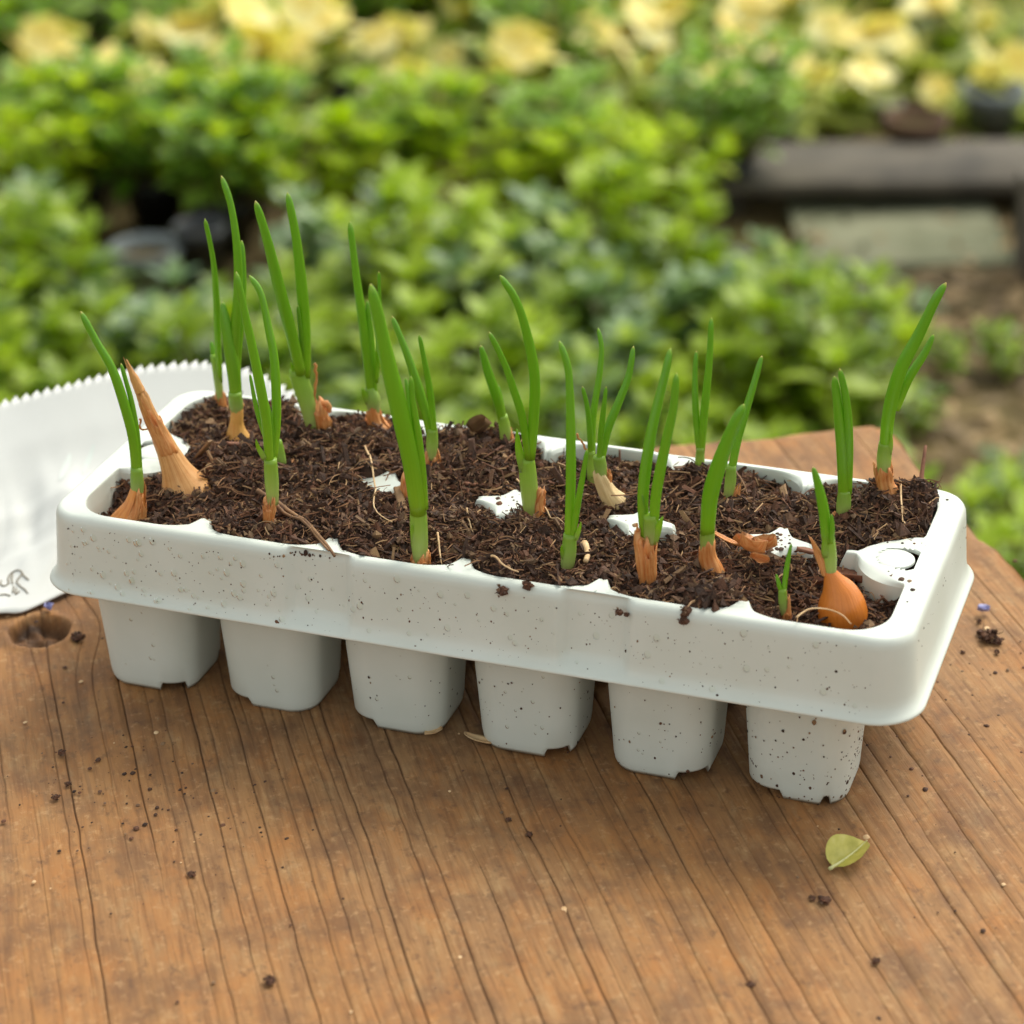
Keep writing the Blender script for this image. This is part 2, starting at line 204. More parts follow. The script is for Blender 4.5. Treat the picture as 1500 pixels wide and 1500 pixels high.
SCRIBBLE = [[[-4.3968,0.1078,0.08],[-4.3819,0.0642,0.08],[-4.3479,0.0365,0.08],[-4.3234,0.0371,0.08],[-4.3156,0.0733,0.08]],[[-4.3103,0.075,0.08],[-4.3496,0.135,0.08],[-4.3649,0.191,0.08],[-4.3555,0.2306,0.08],[-4.3282,0.2491,0.08],[-4.2805,0.2302,0.08],[-4.231,0.1851,0.08],[-4.1704,0.1536,0.08]],[[-4.3437,0.1978,0.08],[-4.3149,0.134,0.08],[-4.2824,0.084,0.08]],[[-4.2555,0.2016,0.08],[-4.2624,0.1629,0.08],[-4.2607,0.109,0.08]],[[-4.2607,0.109,0.08],[-4.2065,0.0721,0.08],[-4.1526,0.0413,0.08],[-4.1031,0.007,0.08]],[[-4.3051,-0.0851,0.08],[-4.2705,-0.0585,0.08],[-4.2266,-0.0599,0.08]],[[-4.2242,0.0424,0.08],[-4.1958,-0.0263,0.08],[-4.1783,0.0092,0.08]],[[-4.2565,0.0561,0.08],[-4.2252,-0.0178,0.08]]]
CRUMBS = [[-3.4482,-0.3965,0.058],[3.3078,1.7727,0.082],[3.3869,1.7423,0.048],[3.2347,1.8278,0.043],[3.1915,2.0184,0.029],[1.7784,0.2834,0.043],[2.8673,-2.013,0.048],[2.7838,-2.0081,0.029],[2.6267,-3.0301,0.034],[-0.2588,-3.9361,0.048],[3.4028,1.5817,0.029],[3.1538,1.5016,0.024],[3.5086,0.4876,0.024],[-1.2323,-3.0287,0.034],[-2.7833,-1.9366,0.038],[-2.5441,-2.4702,0.038],[-2.5443,-2.2859,0.029],[0.7718,-1.8764,0.029],[0.5784,-1.7461,0.024],[2.8766,1.3468,0.029],[2.0525,0.2695,0.029],[3.3187,-2.5463,0.034]]
LEAF_PX = [[2.8031,-1.6254,0.0],[2.8608,-1.3791,0.0],[2.9587,-1.2874,0.0],[2.8854,-1.6817,0.0]]
PETALS = [[3.1988,2.1563,0.02],[3.1259,2.1097,0.02],[-3.8749,-0.0759,0.02]]
STRAW_A = [[-0.2571,-0.8085,0.03],[-0.3234,-0.8596,0.03],[-0.3543,-0.919,0.03]]
STRAW_B = [[-0.0792,-0.8302,0.03],[0.0345,-0.8524,0.03],[0.1537,-0.8921,0.03]]
FIBRES = [[[-1.7896,-0.464,1.5447],[-1.5517,-0.6093,1.5447],[-1.2348,-0.8485,1.5447],[-1.0029,-1.05,1.5447],[-0.9003,-1.1469,1.5447]],[[-1.7517,-0.4754,1.5447],[-1.439,-0.7449,1.5447],[-1.1825,-0.9097,1.5447],[-0.9527,-1.1206,1.5447]],[[-1.3241,0.4869,1.5447],[-1.1743,0.2236,1.5447],[-1.0172,-0.0886,1.5447],[-0.9453,-0.2424,1.5447],[-0.8577,-0.503,1.5447],[-0.7498,-0.6156,1.5447],[-0.6486,-0.6728,1.5447]],[[2.4087,-1.147,1.5447],[2.4654,-1.0123,1.5447],[2.5735,-0.9776,1.5447],[2.6847,-1.0198,1.5447],[2.7723,-1.1264,1.5447]],[[-0.0553,0.3362,1.5447],[0.0341,0.2454,1.5447],[0.1618,0.1329,1.5447]],[[0.2788,-0.0613,1.5447],[0.3872,-0.1859,1.5447],[0.5163,-0.2347,1.5447]],[[-0.2146,-0.3096,1.5447],[-0.1521,-0.4252,1.5447],[-0.1036,-0.488,1.5447]],[[1.4873,0.187,1.5447],[1.6248,-0.0477,1.5447],[1.7102,-0.1842,1.5447]],[[1.4454,0.9936,1.5447],[1.5365,0.8417,1.5447],[1.6318,0.6705,1.5447]],[[2.6979,0.8927,1.5447],[2.7502,0.6798,1.5447],[2.8277,0.413,1.5447]],[[1.082,0.5429,1.5447],[1.1772,0.668,1.5447],[1.2618,0.7784,1.5447]],[[0.2167,-1.0026,1.5447],[0.3395,-1.068,1.5447],[0.4547,-1.1141,1.5447]],[[-0.3121,-0.6543,1.5447],[-0.24,-0.8065,1.5447],[-0.1833,-0.918,1.5447]]]
BARK = [[-2.3254,0.1883,1.5247],[-2.1614,0.1022,1.5247],[2.2595,-0.1412,1.5247],[2.5619,-0.1508,1.5247],[-0.3654,0.1965,1.5247],[-1.8777,-0.0178,1.5247],[2.2189,1.1009,1.5247]]
HUSKS = [[1.7863,-0.1924,1.5447],[1.8848,-0.2897,1.5447],[1.9771,-0.2282,1.5447],[1.971,-0.4,1.5447],[1.6684,-0.1759,1.5447]]
PALE_ROOT = [[0.7319,-0.4964,1.5447],[0.7917,-0.6067,1.5447],[0.8206,-0.7464,1.5447]]
TWIGS = [[2.7915,1.4102,1.5947],[2.8108,1.1757,1.5947],[2.7082,1.2869,1.5947],[2.7908,1.1219,1.5947],[2.969,0.9207,1.5947],[2.98,0.6498,1.5947]]
BROWN_CURL = [[-0.6018,1.1098,1.6447],[-0.5298,1.1588,1.6447],[-0.4979,0.9733,1.6447],[-0.407,0.7464,1.6447]]
HANG = [[1.6651,-1.2222,1.5407],[1.6521,-1.2222,1.4756],[1.2028,-1.2222,1.4617],[1.251,-1.2222,1.4541],[0.541,-1.2222,1.5725],[0.3673,-1.2222,1.4904]]

H, PY = 1.5447, 1.1236
# ------------------------------------------------------------------ helpers
def link(o, parent=None):
    COL.objects.link(o)
    if parent: o.parent = parent
    return o
def tag(o, label=None, cat=None, group=None, kind=None):
    if label: o['label'] = label
    if cat: o['category'] = cat
    if group: o['group'] = group
    if kind: o['kind'] = kind
    return o
def empty(name, loc=(0, 0, 0), rz=0):
    o = bpy.data.objects.new(name, None); o.location = [c*S for c in loc]; o.rotation_euler = (0, 0, rz)
    o.empty_display_size = .02
    return link(o)
def mesh(name, V, F, mat, parent=None, smooth=True, uv=None, attr=None, loc=None, mats=None, mi=None):
    me = bpy.data.meshes.new(name)
    V = np.asarray(V, float)*S
    me.from_pydata(V.tolist(), [], F if isinstance(F, list) else F.tolist())
    if mat: me.materials.append(mat)
    for m in mats or []: me.materials.append(m)
    if mi is not None: me.polygons.foreach_set('material_index', np.asarray(mi, np.int32))
    if smooth: me.polygons.foreach_set('use_smooth', np.ones(len(me.polygons), bool))
    if uv is not None:
        ul = me.uv_layers.new(name='UVMap'); li = np.zeros(len(me.loops), np.int32)
        me.loops.foreach_get('vertex_index', li)
        ul.data.foreach_set('uv', np.asarray(uv, float)[li].ravel())
    for k, a in (attr or {}).items():
        at = me.attributes.new(k, 'FLOAT', 'POINT'); at.data.foreach_set('value', np.asarray(a, np.float32))
    me.update()
    o = bpy.data.objects.new(name, me)
    if loc: o.location = [c*S for c in loc]
    return link(o, parent)
def vnoise(P, seed=0):
    """value noise, P (...,d) d=2 or 3, about -1..1"""
    P = np.asarray(P, float); I = np.floor(P).astype(np.int64); f = P-I; f = f*f*(3-2*f); d = P.shape[-1]
    out = np.zeros(P.shape[:-1])
    for c in range(2**d):
        w = np.ones(P.shape[:-1]); h = np.full(P.shape[:-1], seed*1013, np.int64)
        for k in range(d):
            b = (c >> k) & 1
            w = w*(f[..., k] if b else 1-f[..., k])
            h = h*73856093 ^ (I[..., k]+b)*(19349663+k*83492791*2+k)
        h = (h ^ (h >> 13))*1274126177; h = h ^ (h >> 16)
        out = out+w*((h & 0xffff)/32767.5-1)
    return out
def fbm(P, o=4, seed=0):
    P = np.asarray(P, float); a, t = 1.0, 0
    for k in range(o): t = t+a*vnoise(P*2**k+k*7.3, seed+k); a *= .5
    return t
def sstep(a, b, x):
    t = np.clip((x-a)/(b-a), 0, 1); return t*t*(3-2*t)
def spline(P, n):
    """Catmull-Rom through rows of P (any width), n samples by chord"""
    P = np.asarray(P, float)
    if len(P) == 2: return P[0]+(P[1]-P[0])*np.linspace(0, 1, n)[:, None]
    d = np.r_[0, np.cumsum(np.linalg.norm(np.diff(P[:, :3], axis=0), axis=1)+1e-6)]; d /= d[-1]
    Q = np.vstack([2*P[0]-P[1], P, 2*P[-1]-P[-2]]); out = []
    for t in np.linspace(0, 1, n):
        i = min(np.searchsorted(d, t, side='right')-1, len(P)-2); u = (t-d[i])/(d[i+1]-d[i])
        p0, p1, p2, p3 = Q[i], Q[i+1], Q[i+2], Q[i+3]
        out.append(.5*(2*p1+(p2-p0)*u+(2*p0-5*p1+4*p2-p3)*u*u+(3*p1-p0-3*p2+p3)*u**3))
    return np.array(out)
def tube(P, Rr, m=12, flat=1.0, cap=True, wob=None):
    """rings along P with radii Rr -> V, F, uv, t"""
    P = np.asarray(P, float); n = len(P); T = np.gradient(P, axis=0); T /= np.linalg.norm(T, axis=1)[:, None]+1e-9
    ref = np.array([.29, -.84, .45]); V = []; uv = []; tt = []
    for i in range(n):
        a = ref-T[i]*(ref@T[i]); a /= np.linalg.norm(a)+1e-9; b = np.cross(T[i], a)
        for k in range(m):
            th = 2*math.pi*k/m; w = 1 if wob is None else wob[i, k]
            V.append(P[i]+Rr[i]*w*(a*math.cos(th)*flat+b*math.sin(th))); uv.append((k/m if k <= m/2 else 1-k/m, i/(n-1))); tt.append(i/(n-1))
    F = [[i*m+k, i*m+(k+1) % m, (i+1)*m+(k+1) % m, (i+1)*m+k] for i in range(n-1) for k in range(m)]
    if cap:
        F.append([k for k in range(m)][::-1]); F.append([(n-1)*m+k for k in range(m)])
    return V, F, uv, tt
class Join:
    def __init__(s): s.V = []; s.F = []; s.n = 0; s.mi = []
    def add(s, V, F, mi=0):
        s.V.append(np.asarray(V, float)); s.F += [[i+s.n for i in f] for f in F]; s.mi += [mi]*len(F); s.n += len(V)
    def build(s, name, mat, parent=None, **k): return mesh(name, np.vstack(s.V), s.F, mat, parent, **k)
# ------------------------------------------------------------------ materials
def lin(c): return tuple(((v/255)/12.92 if v/255 <= .04045 else ((v/255+.055)/1.055)**2.4) for v in c)
class Mat:
    def __init__(s, name, rough=.6, spec=.5):
        s.m = bpy.data.materials.new(name); s.m.use_nodes = True; s.t = s.m.node_tree; s.n = s.t.nodes
        s.p = s.n['Principled BSDF']; s.p.inputs['Roughness'].default_value = rough
        s.p.inputs['Specular IOR Level'].default_value = spec
    def node(s, ty, **k):
        n = s.n.new('ShaderNode'+ty)
        for a, v in k.items():
            if a.startswith('i_'): n.inputs[a[2:].replace('_', ' ')].default_value = v
            else: setattr(n, a, v)
        return n
    def L(s, a, b): s.t.links.new(a, b)
    def coord(s, kind='Object', scale=(1, 1, 1), attr=None):
        tc = s.node('TexCoord'); mp = s.node('Mapping'); mp.inputs['Scale'].default_value = scale
        s.L(tc.outputs[kind], mp.inputs[0]); return mp.outputs[0]
    def noise(s, vec, scale=5, detail=4, rough=.55, dist=0):
        n = s.node('TexNoise'); n.inputs['Scale'].default_value = scale; n.inputs['Detail'].default_value = detail
        n.inputs['Roughness'].default_value = rough; n.inputs['Distortion'].default_value = dist
        s.L(vec, n.inputs['Vector']); return n.outputs['Fac']
    def ramp(s, fac, stops):
        r = s.node('ValToRGB'); e = r.color_ramp.elements
        while len(e) < len(stops): e.new(.5)
        for el, (p, c) in zip(e, stops):
            el.position = p; el.color = (*c, 1) if not isinstance(c, (int, float)) else (c, c, c, 1)
        s.L(fac, r.inputs[0]); return r.outputs[0]
    def mix(s, fac, a, b, mode='MIX'):
        n = s.node('MixRGB', blend_type=mode)
        for i, v in ((0, fac), (1, a), (2, b)):
            if hasattr(v, 'is_linked'): s.L(v, n.inputs[i])
            else: n.inputs[i].default_value = v if i == 0 else (*v, 1)
        return n.outputs[0]
    def attr(s, name):
        a = s.node('Attribute'); a.attribute_name = name; return a.outputs['Fac']
    def bump(s, h, strength=.3, dist=.001, prev=None):
        b = s.node('Bump'); b.inputs['Strength'].default_value = strength; b.inputs['Distance'].default_value = dist
        s.L(h, b.inputs['Height'])
        if prev: s.L(prev, b.inputs['Normal'])
        s.L(b.outputs[0], s.p.inputs['Normal']); return b.outputs[0]
    def base(s, c):
        if hasattr(c, 'is_linked'): s.L(c, s.p.inputs['Base Color'])
        else: s.p.inputs['Base Color'].default_value = (*c, 1)
        return s
    def translucent(s, col, fac):
        tr = s.node('BsdfTranslucent'); mx = s.node('MixShader'); mx.inputs[0].default_value = fac
        if hasattr(col, 'is_linked'): s.L(col, tr.inputs[0])
        else: tr.inputs[0].default_value = (*col, 1)
        out = s.n['Material Output']; s.L(s.p.outputs[0], mx.inputs[1]); s.L(tr.outputs[0], mx.inputs[2]); s.L(mx.outputs[0], out.inputs[0])
    def island(s): return s.node('NewGeometry').outputs['Random Per Island']
    def objrand(s): return s.node('ObjectInfo').outputs['Random']
def m_tray():
    m = Mat('grey_plastic', .36, .45); v = m.coord()
    n1 = m.noise(v, 30, 5); n2 = m.noise(v, 340, 3)
    c = m.mix(m.ramp(n1, [(.35, 0.), (.75, 1.)]), (.575, .60, .53), (.63, .65, .585))
    dirt = m.ramp(m.noise(v, 2100, 2, .6), [(.72, 0.), (.76, 1.)])
    area = m.ramp(m.noise(v, 22, 3), [(.42, 0.), (.7, 1.)])
    k = m.mix(1., dirt, area, 'MULTIPLY')
    m.base(m.mix(m.mix(1., k, (.35, .35, .35), 'MULTIPLY'), c, (.10, .07, .05)))
    m.L(m.ramp(n1, [(.3, .3), (.7, .45)]), m.p.inputs['Roughness'])
    m.bump(n2, .05, .0003); return m.m
def m_wood():
    m = Mat('weathered_wood', .75, .25); v = m.coord()
    fine = m.noise(m.coord(scale=(34, 520, 60)), 1, 6, .65, .3)
    mid = m.noise(m.coord(scale=(11, 120, 20)), 1, 5, .6, .6)
    big = m.noise(m.coord(scale=(5, 9, 5)), 1, 4, .55)
    blot = m.noise(v, 42, 5, .6)
    c = m.ramp(mid, [(.28, lin((116, 79, 51))), (.45, lin((143, 99, 64))), (.58, lin((156, 109, 69))), (.74, lin((131, 95, 67)))])
    grey = m.ramp(fine, [(.3, lin((112, 84, 62))), (.7, lin((156, 124, 92)))])
    c = m.mix(m.ramp(big, [(.38, .1), (.66, .7)]), c, grey)
    pat = m.noise(m.coord(scale=(30, 60, 20)), 1, 6, .7, .5)
    c = m.mix(m.mix(1., m.ramp(pat, [(.48, 0.), (.66, 1.)]), (.45, .45, .45), 'MULTIPLY'), c, lin((164, 104, 60)))
    c = m.mix(m.mix(1., m.ramp(m.noise(m.coord(scale=(34, 80, 20)), 1.3, 6, .7), [(.54, 0.), (.7, 1.)]), (.3, .3, .3), 'MULTIPLY'), c, lin((176, 150, 112)))
    c = m.mix(m.mix(1., m.ramp(blot, [(.47, 0.), (.68, 1.)]), (.6, .6, .6), 'MULTIPLY'), c, lin((94, 68, 52)))
    c = m.mix(m.mix(1., m.ramp(m.noise(m.coord(scale=(150, 190, 100)), 1, 4, .7), [(.56, 0.), (.7, 1.)]), (.6, .6, .6), 'MULTIPLY'), c, lin((86, 62, 48)))
    c = m.mix(m.mix(1., m.ramp(m.noise(v, 230, 4, .7), [(.56, 0.), (.7, 1.)]), (.35, .35, .35), 'MULTIPLY'), c, lin((194, 156, 116)))
    fl = m.ramp(fine, [(.36, 1.), (.5, 0.)])
    c = m.mix(m.mix(1., fl, (.45, .45, .45), 'MULTIPLY'), c, lin((110, 76, 52)))
    hs_ = m.node('HueSaturation'); hs_.inputs['Saturation'].default_value = 1.04; hs_.inputs['Hue'].default_value = .504; hs_.inputs['Value'].default_value = 1.02; m.L(c, hs_.inputs['Color']); c = hs_.outputs[0]
    c = m.mix(m.attr('dirt'), c, lin((66, 48, 36)))
    m.base(c)
    b1 = m.bump(fine, .5, .0006); m.bump(blot, .25, .0009, b1); return m.m
def m_soil(name='potting_soil'):
    m = Mat(name, .8, .3); r = m.island(); v = m.coord()
    c = m.ramp(r, [(0, lin((22, 15, 12))), (.3, lin((50, 34, 26))), (.55, lin((82, 54, 40))), (.72, lin((120, 74, 50))), (.88, lin((128, 104, 80))), (1, lin((190, 150, 106)))])
    c = m.mix(.5, c, m.ramp(m.noise(v, 500, 4), [(.3, lin((38, 26, 20))), (.7, lin((98, 68, 50)))]))
    m.base(c); m.bump(m.noise(v, 1400, 3), .6, .0005); return m.m
def m_fibre():
    m = Mat('soil_fibre', .8, .3); m.base(m.ramp(m.island(), [(0, lin((52, 34, 26))), (.4, lin((104, 68, 48))), (.75, lin((150, 108, 76))), (1, lin((192, 156, 114)))])); return m.m
def m_leaf(name, lo, hi, tr=.3, rough=.42):
    m = Mat(name, rough, .5); r = m.island(); o = m.objrand()
    f = m.mix(.35, r, o); c = m.ramp(f, [(.1, lo), (.9, hi)]); m.base(c)
    m.translucent(m.mix(1., c, (1., 1.1, .6), 'MULTIPLY'), tr); return m.m
def m_onion():
    """t: 0 pale sheath, .5 leaf green, 1 tip"""
    m = Mat('onion_green', .27, .6); t = m.attr('tone'); st = m.noise(m.coord('UV', (44, .9, 1)), 1, 4)
    c = m.ramp(t, [(0, lin((206, 210, 132))), (.16, lin((172, 196, 90))), (.3, lin((160, 198, 46))), (.55, lin((134, 184, 32))), (.86, lin((126, 178, 48))), (.97, lin((160, 190, 66))), (1, lin((210, 200, 96)))])
    c = m.mix(m.mix(1., m.ramp(st, [(.35, 0.), (.65, 1.)]), (.35, .35, .35), 'MULTIPLY'), c, m.mix(1., c, (.72, .82, .62), 'MULTIPLY'))
    c = m.mix(m.mix(1., m.objrand(), (.4, .4, .4), 'MULTIPLY'), c, m.mix(1., c, (.72, .88, .9), 'MULTIPLY'))
    tipm = m.node('MapRange'); tipm.inputs[1].default_value = .93; tipm.inputs[2].default_value = 1.0; m.L(t, tipm.inputs[0])
    c = m.mix(m.mix(1., tipm.outputs[0], m.ramp(m.objrand(), [(.45, 0.), (.75, 1.)]), 'MULTIPLY'), c, lin((214, 186, 108)))
    m.base(c); m.translucent(m.mix(1., c, (1., 1.05, .5), 'MULTIPLY'), .42)
    m.bump(st, .3, .0005); return m.m
def m_skin(name, stops, rough=.4, streak=9):
    m = Mat(name, rough, .5); uv = m.coord('UV', (streak*2, 1.6, 1)); s1 = m.noise(uv, 1.5, 5, .6, .4); s2 = m.noise(m.coord(), 160, 4)
    c = m.mix(.35, m.ramp(s1, stops), m.ramp(s2, stops)); m.base(c)
    m.translucent(c, .12); b = m.bump(s1, .4, .001); m.bump(s2, .25, .0008, b); return m.m
def m_plain(name, c, rough=.6, c2=None, sc=60, bump=0):
    m = Mat(name, rough, .4)
    n = m.noise(m.coord(), sc, 5, .6)
    m.base(m.ramp(n, [(.3, c), (.7, c2 or tuple(x*.75 for x in c))]))
    if bump: m.bump(n, bump, .002)
    return m.m
def m_water():
    m = Mat('water', .04, .5); m.base((.95, .97, .95)); tr = m.node('BsdfTransparent'); gl = m.node('BsdfGlossy'); gl.inputs['Roughness'].default_value = .03
    lw = m.node('Fresnel'); lw.inputs[0].default_value = 1.27; mx = m.node('MixShader'); m.L(lw.outputs[0], mx.inputs[0]); m.L(tr.outputs[0], mx.inputs[1]); m.L(gl.outputs[0], mx.inputs[2])
    tr.inputs[0].default_value = (.97, .98, .96, 1); m.L(mx.outputs[0], m.n['Material Output'].inputs[0]); return m.m
MT = m_tray(); MW = m_wood(); MS = m_soil(); MO = m_onion(); MWAT = m_water()
M_BULB = m_skin('bulb_skin', [(.2, lin((176, 88, 32))), (.45, lin((222, 136, 58))), (.62, lin((232, 158, 84))), (.85, lin((196, 104, 40)))], .34)
M_GLOSS = m_skin('glossy_bulb_skin', [(.2, lin((206, 112, 36))), (.5, lin((222, 130, 48))), (.85, lin((198, 100, 34)))], .27, 14)
M_TAN = m_skin('tan_bulb_skin', [(.25, lin((160, 92, 42))), (.42, lin((214, 146, 80))), (.6, lin((232, 176, 112))), (.78, lin((190, 112, 54)))], .5, 13)
M_PEEL = m_skin('peeling_bulb_skin', [(.2, lin((202, 148, 92))), (.5, lin((236, 206, 152))), (.8, lin((222, 178, 116)))], .6)
M_YEL = m_skin('yellow_bulb_skin', [(.2, lin((206, 128, 46))), (.5, lin((224, 168, 84))), (.8, lin((214, 146, 70)))], .5)
M_HUSK = m_skin('dry_husk', [(.2, lin((172, 92, 40))), (.42, lin((206, 122, 58))), (.6, lin((228, 166, 104))), (.82, lin((186, 104, 50)))], .45, 7)
M_BARK = m_plain('bark', lin((150, 100, 74)), .8, lin((92, 58, 42)), 90, .5)
M_FIB = m_plain('dry_fibre', lin((150, 112, 76)), .8, lin((96, 68, 48)), 200)
M_PALE = m_plain('pale_fibre', lin((222, 190, 146)), .7, lin((190, 150, 104)), 200)
M_PAPER = m_plain('white_paper', (.62, .615, .585), .8, (.58, .575, .545), 26, .12)
M_INK = m_plain('pale_ink', lin((150, 140, 122)), .7, lin((120, 110, 95)), 100)
M_DASH = m_plain('faint_dash', lin((196, 202, 196)), .5, lin((212, 214, 208)), 60)
# ------------------------------------------------------------------ the ground
GZ = -14.0
def m_ground():
    m = Mat('bare_soil', .95, .15); v = m.coord()
    c = m.ramp(m.noise(v, 3, 6, .65), [(.3, lin((58, 48, 30))), (.5, lin((92, 80, 50))), (.7, lin((130, 110, 74)))])
    c = m.mix(m.ramp(m.noise(v, 26, 4, .7), [(.5, 0.), (.75, .6)]), c, lin((168, 138, 102)))
    m.base(c); m.bump(m.noise(v, 24, 5), .8, .02); return m.m
gx = np.r_[np.linspace(-2000, -70, 10), np.linspace(-60, 40, 70), np.linspace(50, 2000, 10)]
gy = np.r_[np.linspace(-2000, -10, 10), np.linspace(0, 100, 70), np.linspace(110, 2000, 10)]
GX, GY = np.meshgrid(gx, gy); near = sstep(120, 60, np.hypot(GX+10, GY-45))
GV = np.stack([GX, GY, GZ-.12+near*.25*fbm(np.stack([GX, GY], -1)*.35, 3, 5)], -1).reshape(-1, 3)
nx = len(gx)
tag(mesh('ground', GV, [[j*nx+i, j*nx+i+1, (j+1)*nx+i+1, (j+1)*nx+i] for j in range(len(gy)-1) for i in range(nx-1)], m_ground()), kind='structure')
# ------------------------------------------------------------------ wooden board
PHI = math.radians(-57.2); GD = np.array([math.cos(PHI), math.sin(PHI)]); GN = np.array([-math.sin(PHI), math.cos(PHI)])
def to_st(x, y): return x*GD[0]+y*GD[1], x*GN[0]+y*GN[1]
KNS, KNT = to_st(-3.79, -.40)
def board():
    root = empty('wooden_board', (0, 0, 0), PHI)
    tag(root, 'weathered brown wooden board with cracked grain carrying the grey seed tray', 'board')
    cr = []; t = -11.0
    while t < 4.42:
        t += random.choice([.07, .1, .13, .16, .19])*random.uniform(.8, 1.2)*(1+.9*max(0, min(1, (t+1.5)/3))); cr.append(t)
    cols = set(np.round(np.arange(-11, 4.451, .06), 4))
    for c in cr: cols |= {round(c+d, 4) for d in (-.012, -.0045, 0, .0045, .012)}
    cols |= set(np.round(np.arange(KNT-.36, KNT+.36, .011), 4))
    cols = np.array(sorted(c for c in cols if c <= 4.46))
    rows = sorted(set(np.round(np.r_[np.arange(-3.9, 11, .09), np.arange(11, 16, .5), np.arange(KNS-.36, KNS+.36, .022)], 3))); rows = np.array(rows)
    T, A = np.meshgrid(cols, rows)
    z = .008*fbm(np.stack([A*.5, T*6], -1), 3, 2)+.03*fbm(np.stack([A*.25, T*.5], -1), 2, 9)*0.6
    dirt = np.zeros_like(z)
    for i, c in enumerate(cr):
        dep = (.007+.015*(((i*37) % 11)/11)**1.5)*(1-.35*max(0, min(1, (c+1.5)/3)))*sstep(-.8, .15, vnoise(np.stack([rows*.33+i*5.1, rows*0+i], -1), 3))
        w = np.exp(-((T-c)/.0048)**2)
        z -= w*dep[:, None]; dirt = np.maximum(dirt, w*np.clip(dep*36, 0, .75)[:, None])
    # grain drifts a little sideways
    drift = .05*vnoise(np.stack([A*.22, T*.16], -1), 21)+.011*vnoise(np.stack([A*1.1, T*1.3], -1), 22)+.007*vnoise(np.stack([A*4.5, T*2.3], -1), 23)
    rk = np.hypot((A-KNS)/1.05, (T-KNT)/.95)
    drift = drift*sstep(.4, 1.6, rk)+.2*np.tanh((T-KNT)/.22)*np.exp(-((A-KNS)/.55)**2-(T-KNT)**2/1.1)
    T2 = T+drift*sstep(4.45, 4.1, T)
    rk = np.hypot((A-KNS)/1.05, (T2-KNT)/.95)
    kn = .235+.025*vnoise(np.stack([np.arctan2(T2-KNT, A-KNS)*2.2, A*0], -1), 4)
    pit = sstep(0.02, -.03, rk-kn)
    z -= pit*(.10+.045*fbm(np.stack([A*9, T2*9], -1), 3, 8)+.05*sstep(-.05, .12, (T2-KNT))); z += .02*np.exp(-((rk-kn-.04)/.05)**2)
    dirt = np.maximum(dirt, pit*.35*sstep(-.5, .6, fbm(np.stack([A*7, T2*7], -1), 3, 18))+pit*.65)
    # worn outline: right edge and sawn end
    tr = 4.47+.10*fbm(np.stack([rows*.9, rows*0], -1), 4, 31)-1.1*np.exp(-(rows+3.9)/.16)*.14
    se = -3.88+.028*(T2+.5)*.8
    se = se+.04*fbm(np.stack([T2*1.2, T2*0], -1), 3, 33)
    A2 = se+(A-rows[0])*(16+3.9)/(16+3.9)
    edge = np.minimum(tr[:, None]-T2, 9); T2 = np.where(edge < 0, tr[:, None], T2)
    wr = .16+.12*fbm(np.stack([A*1.3, A*0], -1), 3, 35); z -= .17*sstep(np.maximum(wr, .05), 0, edge)**2*(1+.3*fbm(np.stack([A*3, T2*3], -1), 2, 36)); z -= .10*sstep(.16, 0, A2-se)**2
    n = len(cols); V = np.stack([A2, T2, z], -1).reshape(-1, 3); m_ = len(rows)
    F = np.array([[j*n+i, (j+1)*n+i, (j+1)*n+i+1, j*n+i+1] for j in range(m_-1) for i in range(n-1)])[:, ::-1]
    # sides and underside
    V2 = V.copy()
    loop = [i for i in range(n)]+[j*n+n-1 for j in range(1, m_)]+[(m_-1)*n+i for i in range(n-2, -1, -1)]+[j*n for j in range(m_-2, 0, -1)]
    lo = V[loop]; k0 = len(V); rings = [lo]
    for zz in (-.22, -.5, -.85): 
        q = lo.copy(); q[:, 2] = zz+.02*fbm(q[:, :2]*3, 2, 3); q[:, :2] += .03*fbm(np.c_[q[:, 0]*2, q[:, 1]*2+zz*9], 3, 6)[:, None]; rings.append(q)
    F = F.tolist(); idx = loop; base = len(V); VV = [V]
    for q in rings[1:]:
        VV.append(q); cur = list(range(base, base+len(q))); base += len(q)
        for a in range(len(q)):
            b = (a+1) % len(q); F.append([idx[a], idx[b], cur[b], cur[a]])
        idx = cur
    F.append(idx[::-1])
    ds = np.r_[dirt.ravel(), np.full(base-len(V), .12)]
    mesh('plank', np.vstack(VV), F, MW, root, attr={'dirt': ds})
    return root
board()
def bz(x, y): return 0.0
# ------------------------------------------------------------------ seed tray
def sd_rr(px, py, hx, hy, r):
    qx = np.abs(px)-hx+r; qy = np.abs(py)-hy+r
    return np.hypot(np.maximum(qx, 0), np.maximum(qy, 0))+np.minimum(np.maximum(qx, qy), 0)-r
def sd_open(cx, cy, x, y):
    d = sd_rr(x-cx, y-cy, .482, .535, .30)
    px = 2.95*np.sign(cx)
    if abs(cx) > 2: d = np.maximum(d, .36-np.hypot((x-px), y*1.0))
    return d
def recess(x): return .07*(sstep(.265, .195, np.abs(np.abs(x)-1.02)))
MSEG = 26
def cell_dirs():
    """points on the cell's rectangle, counter-clockwise from the lower left corner"""
    u = np.linspace(-1, 1, MSEG+1)[:-1]
    x = np.r_[u, np.ones(MSEG), -u, -np.ones(MSEG)]*.5; y = np.r_[-np.ones(MSEG), u, np.ones(MSEG), -u]*PY/2
    return x, y
BX, BY = cell_dirs(); NB = len(BX)
CELLS = [(i-2.5, (j-.5)*PY) for j in range(2) for i in range(6)]
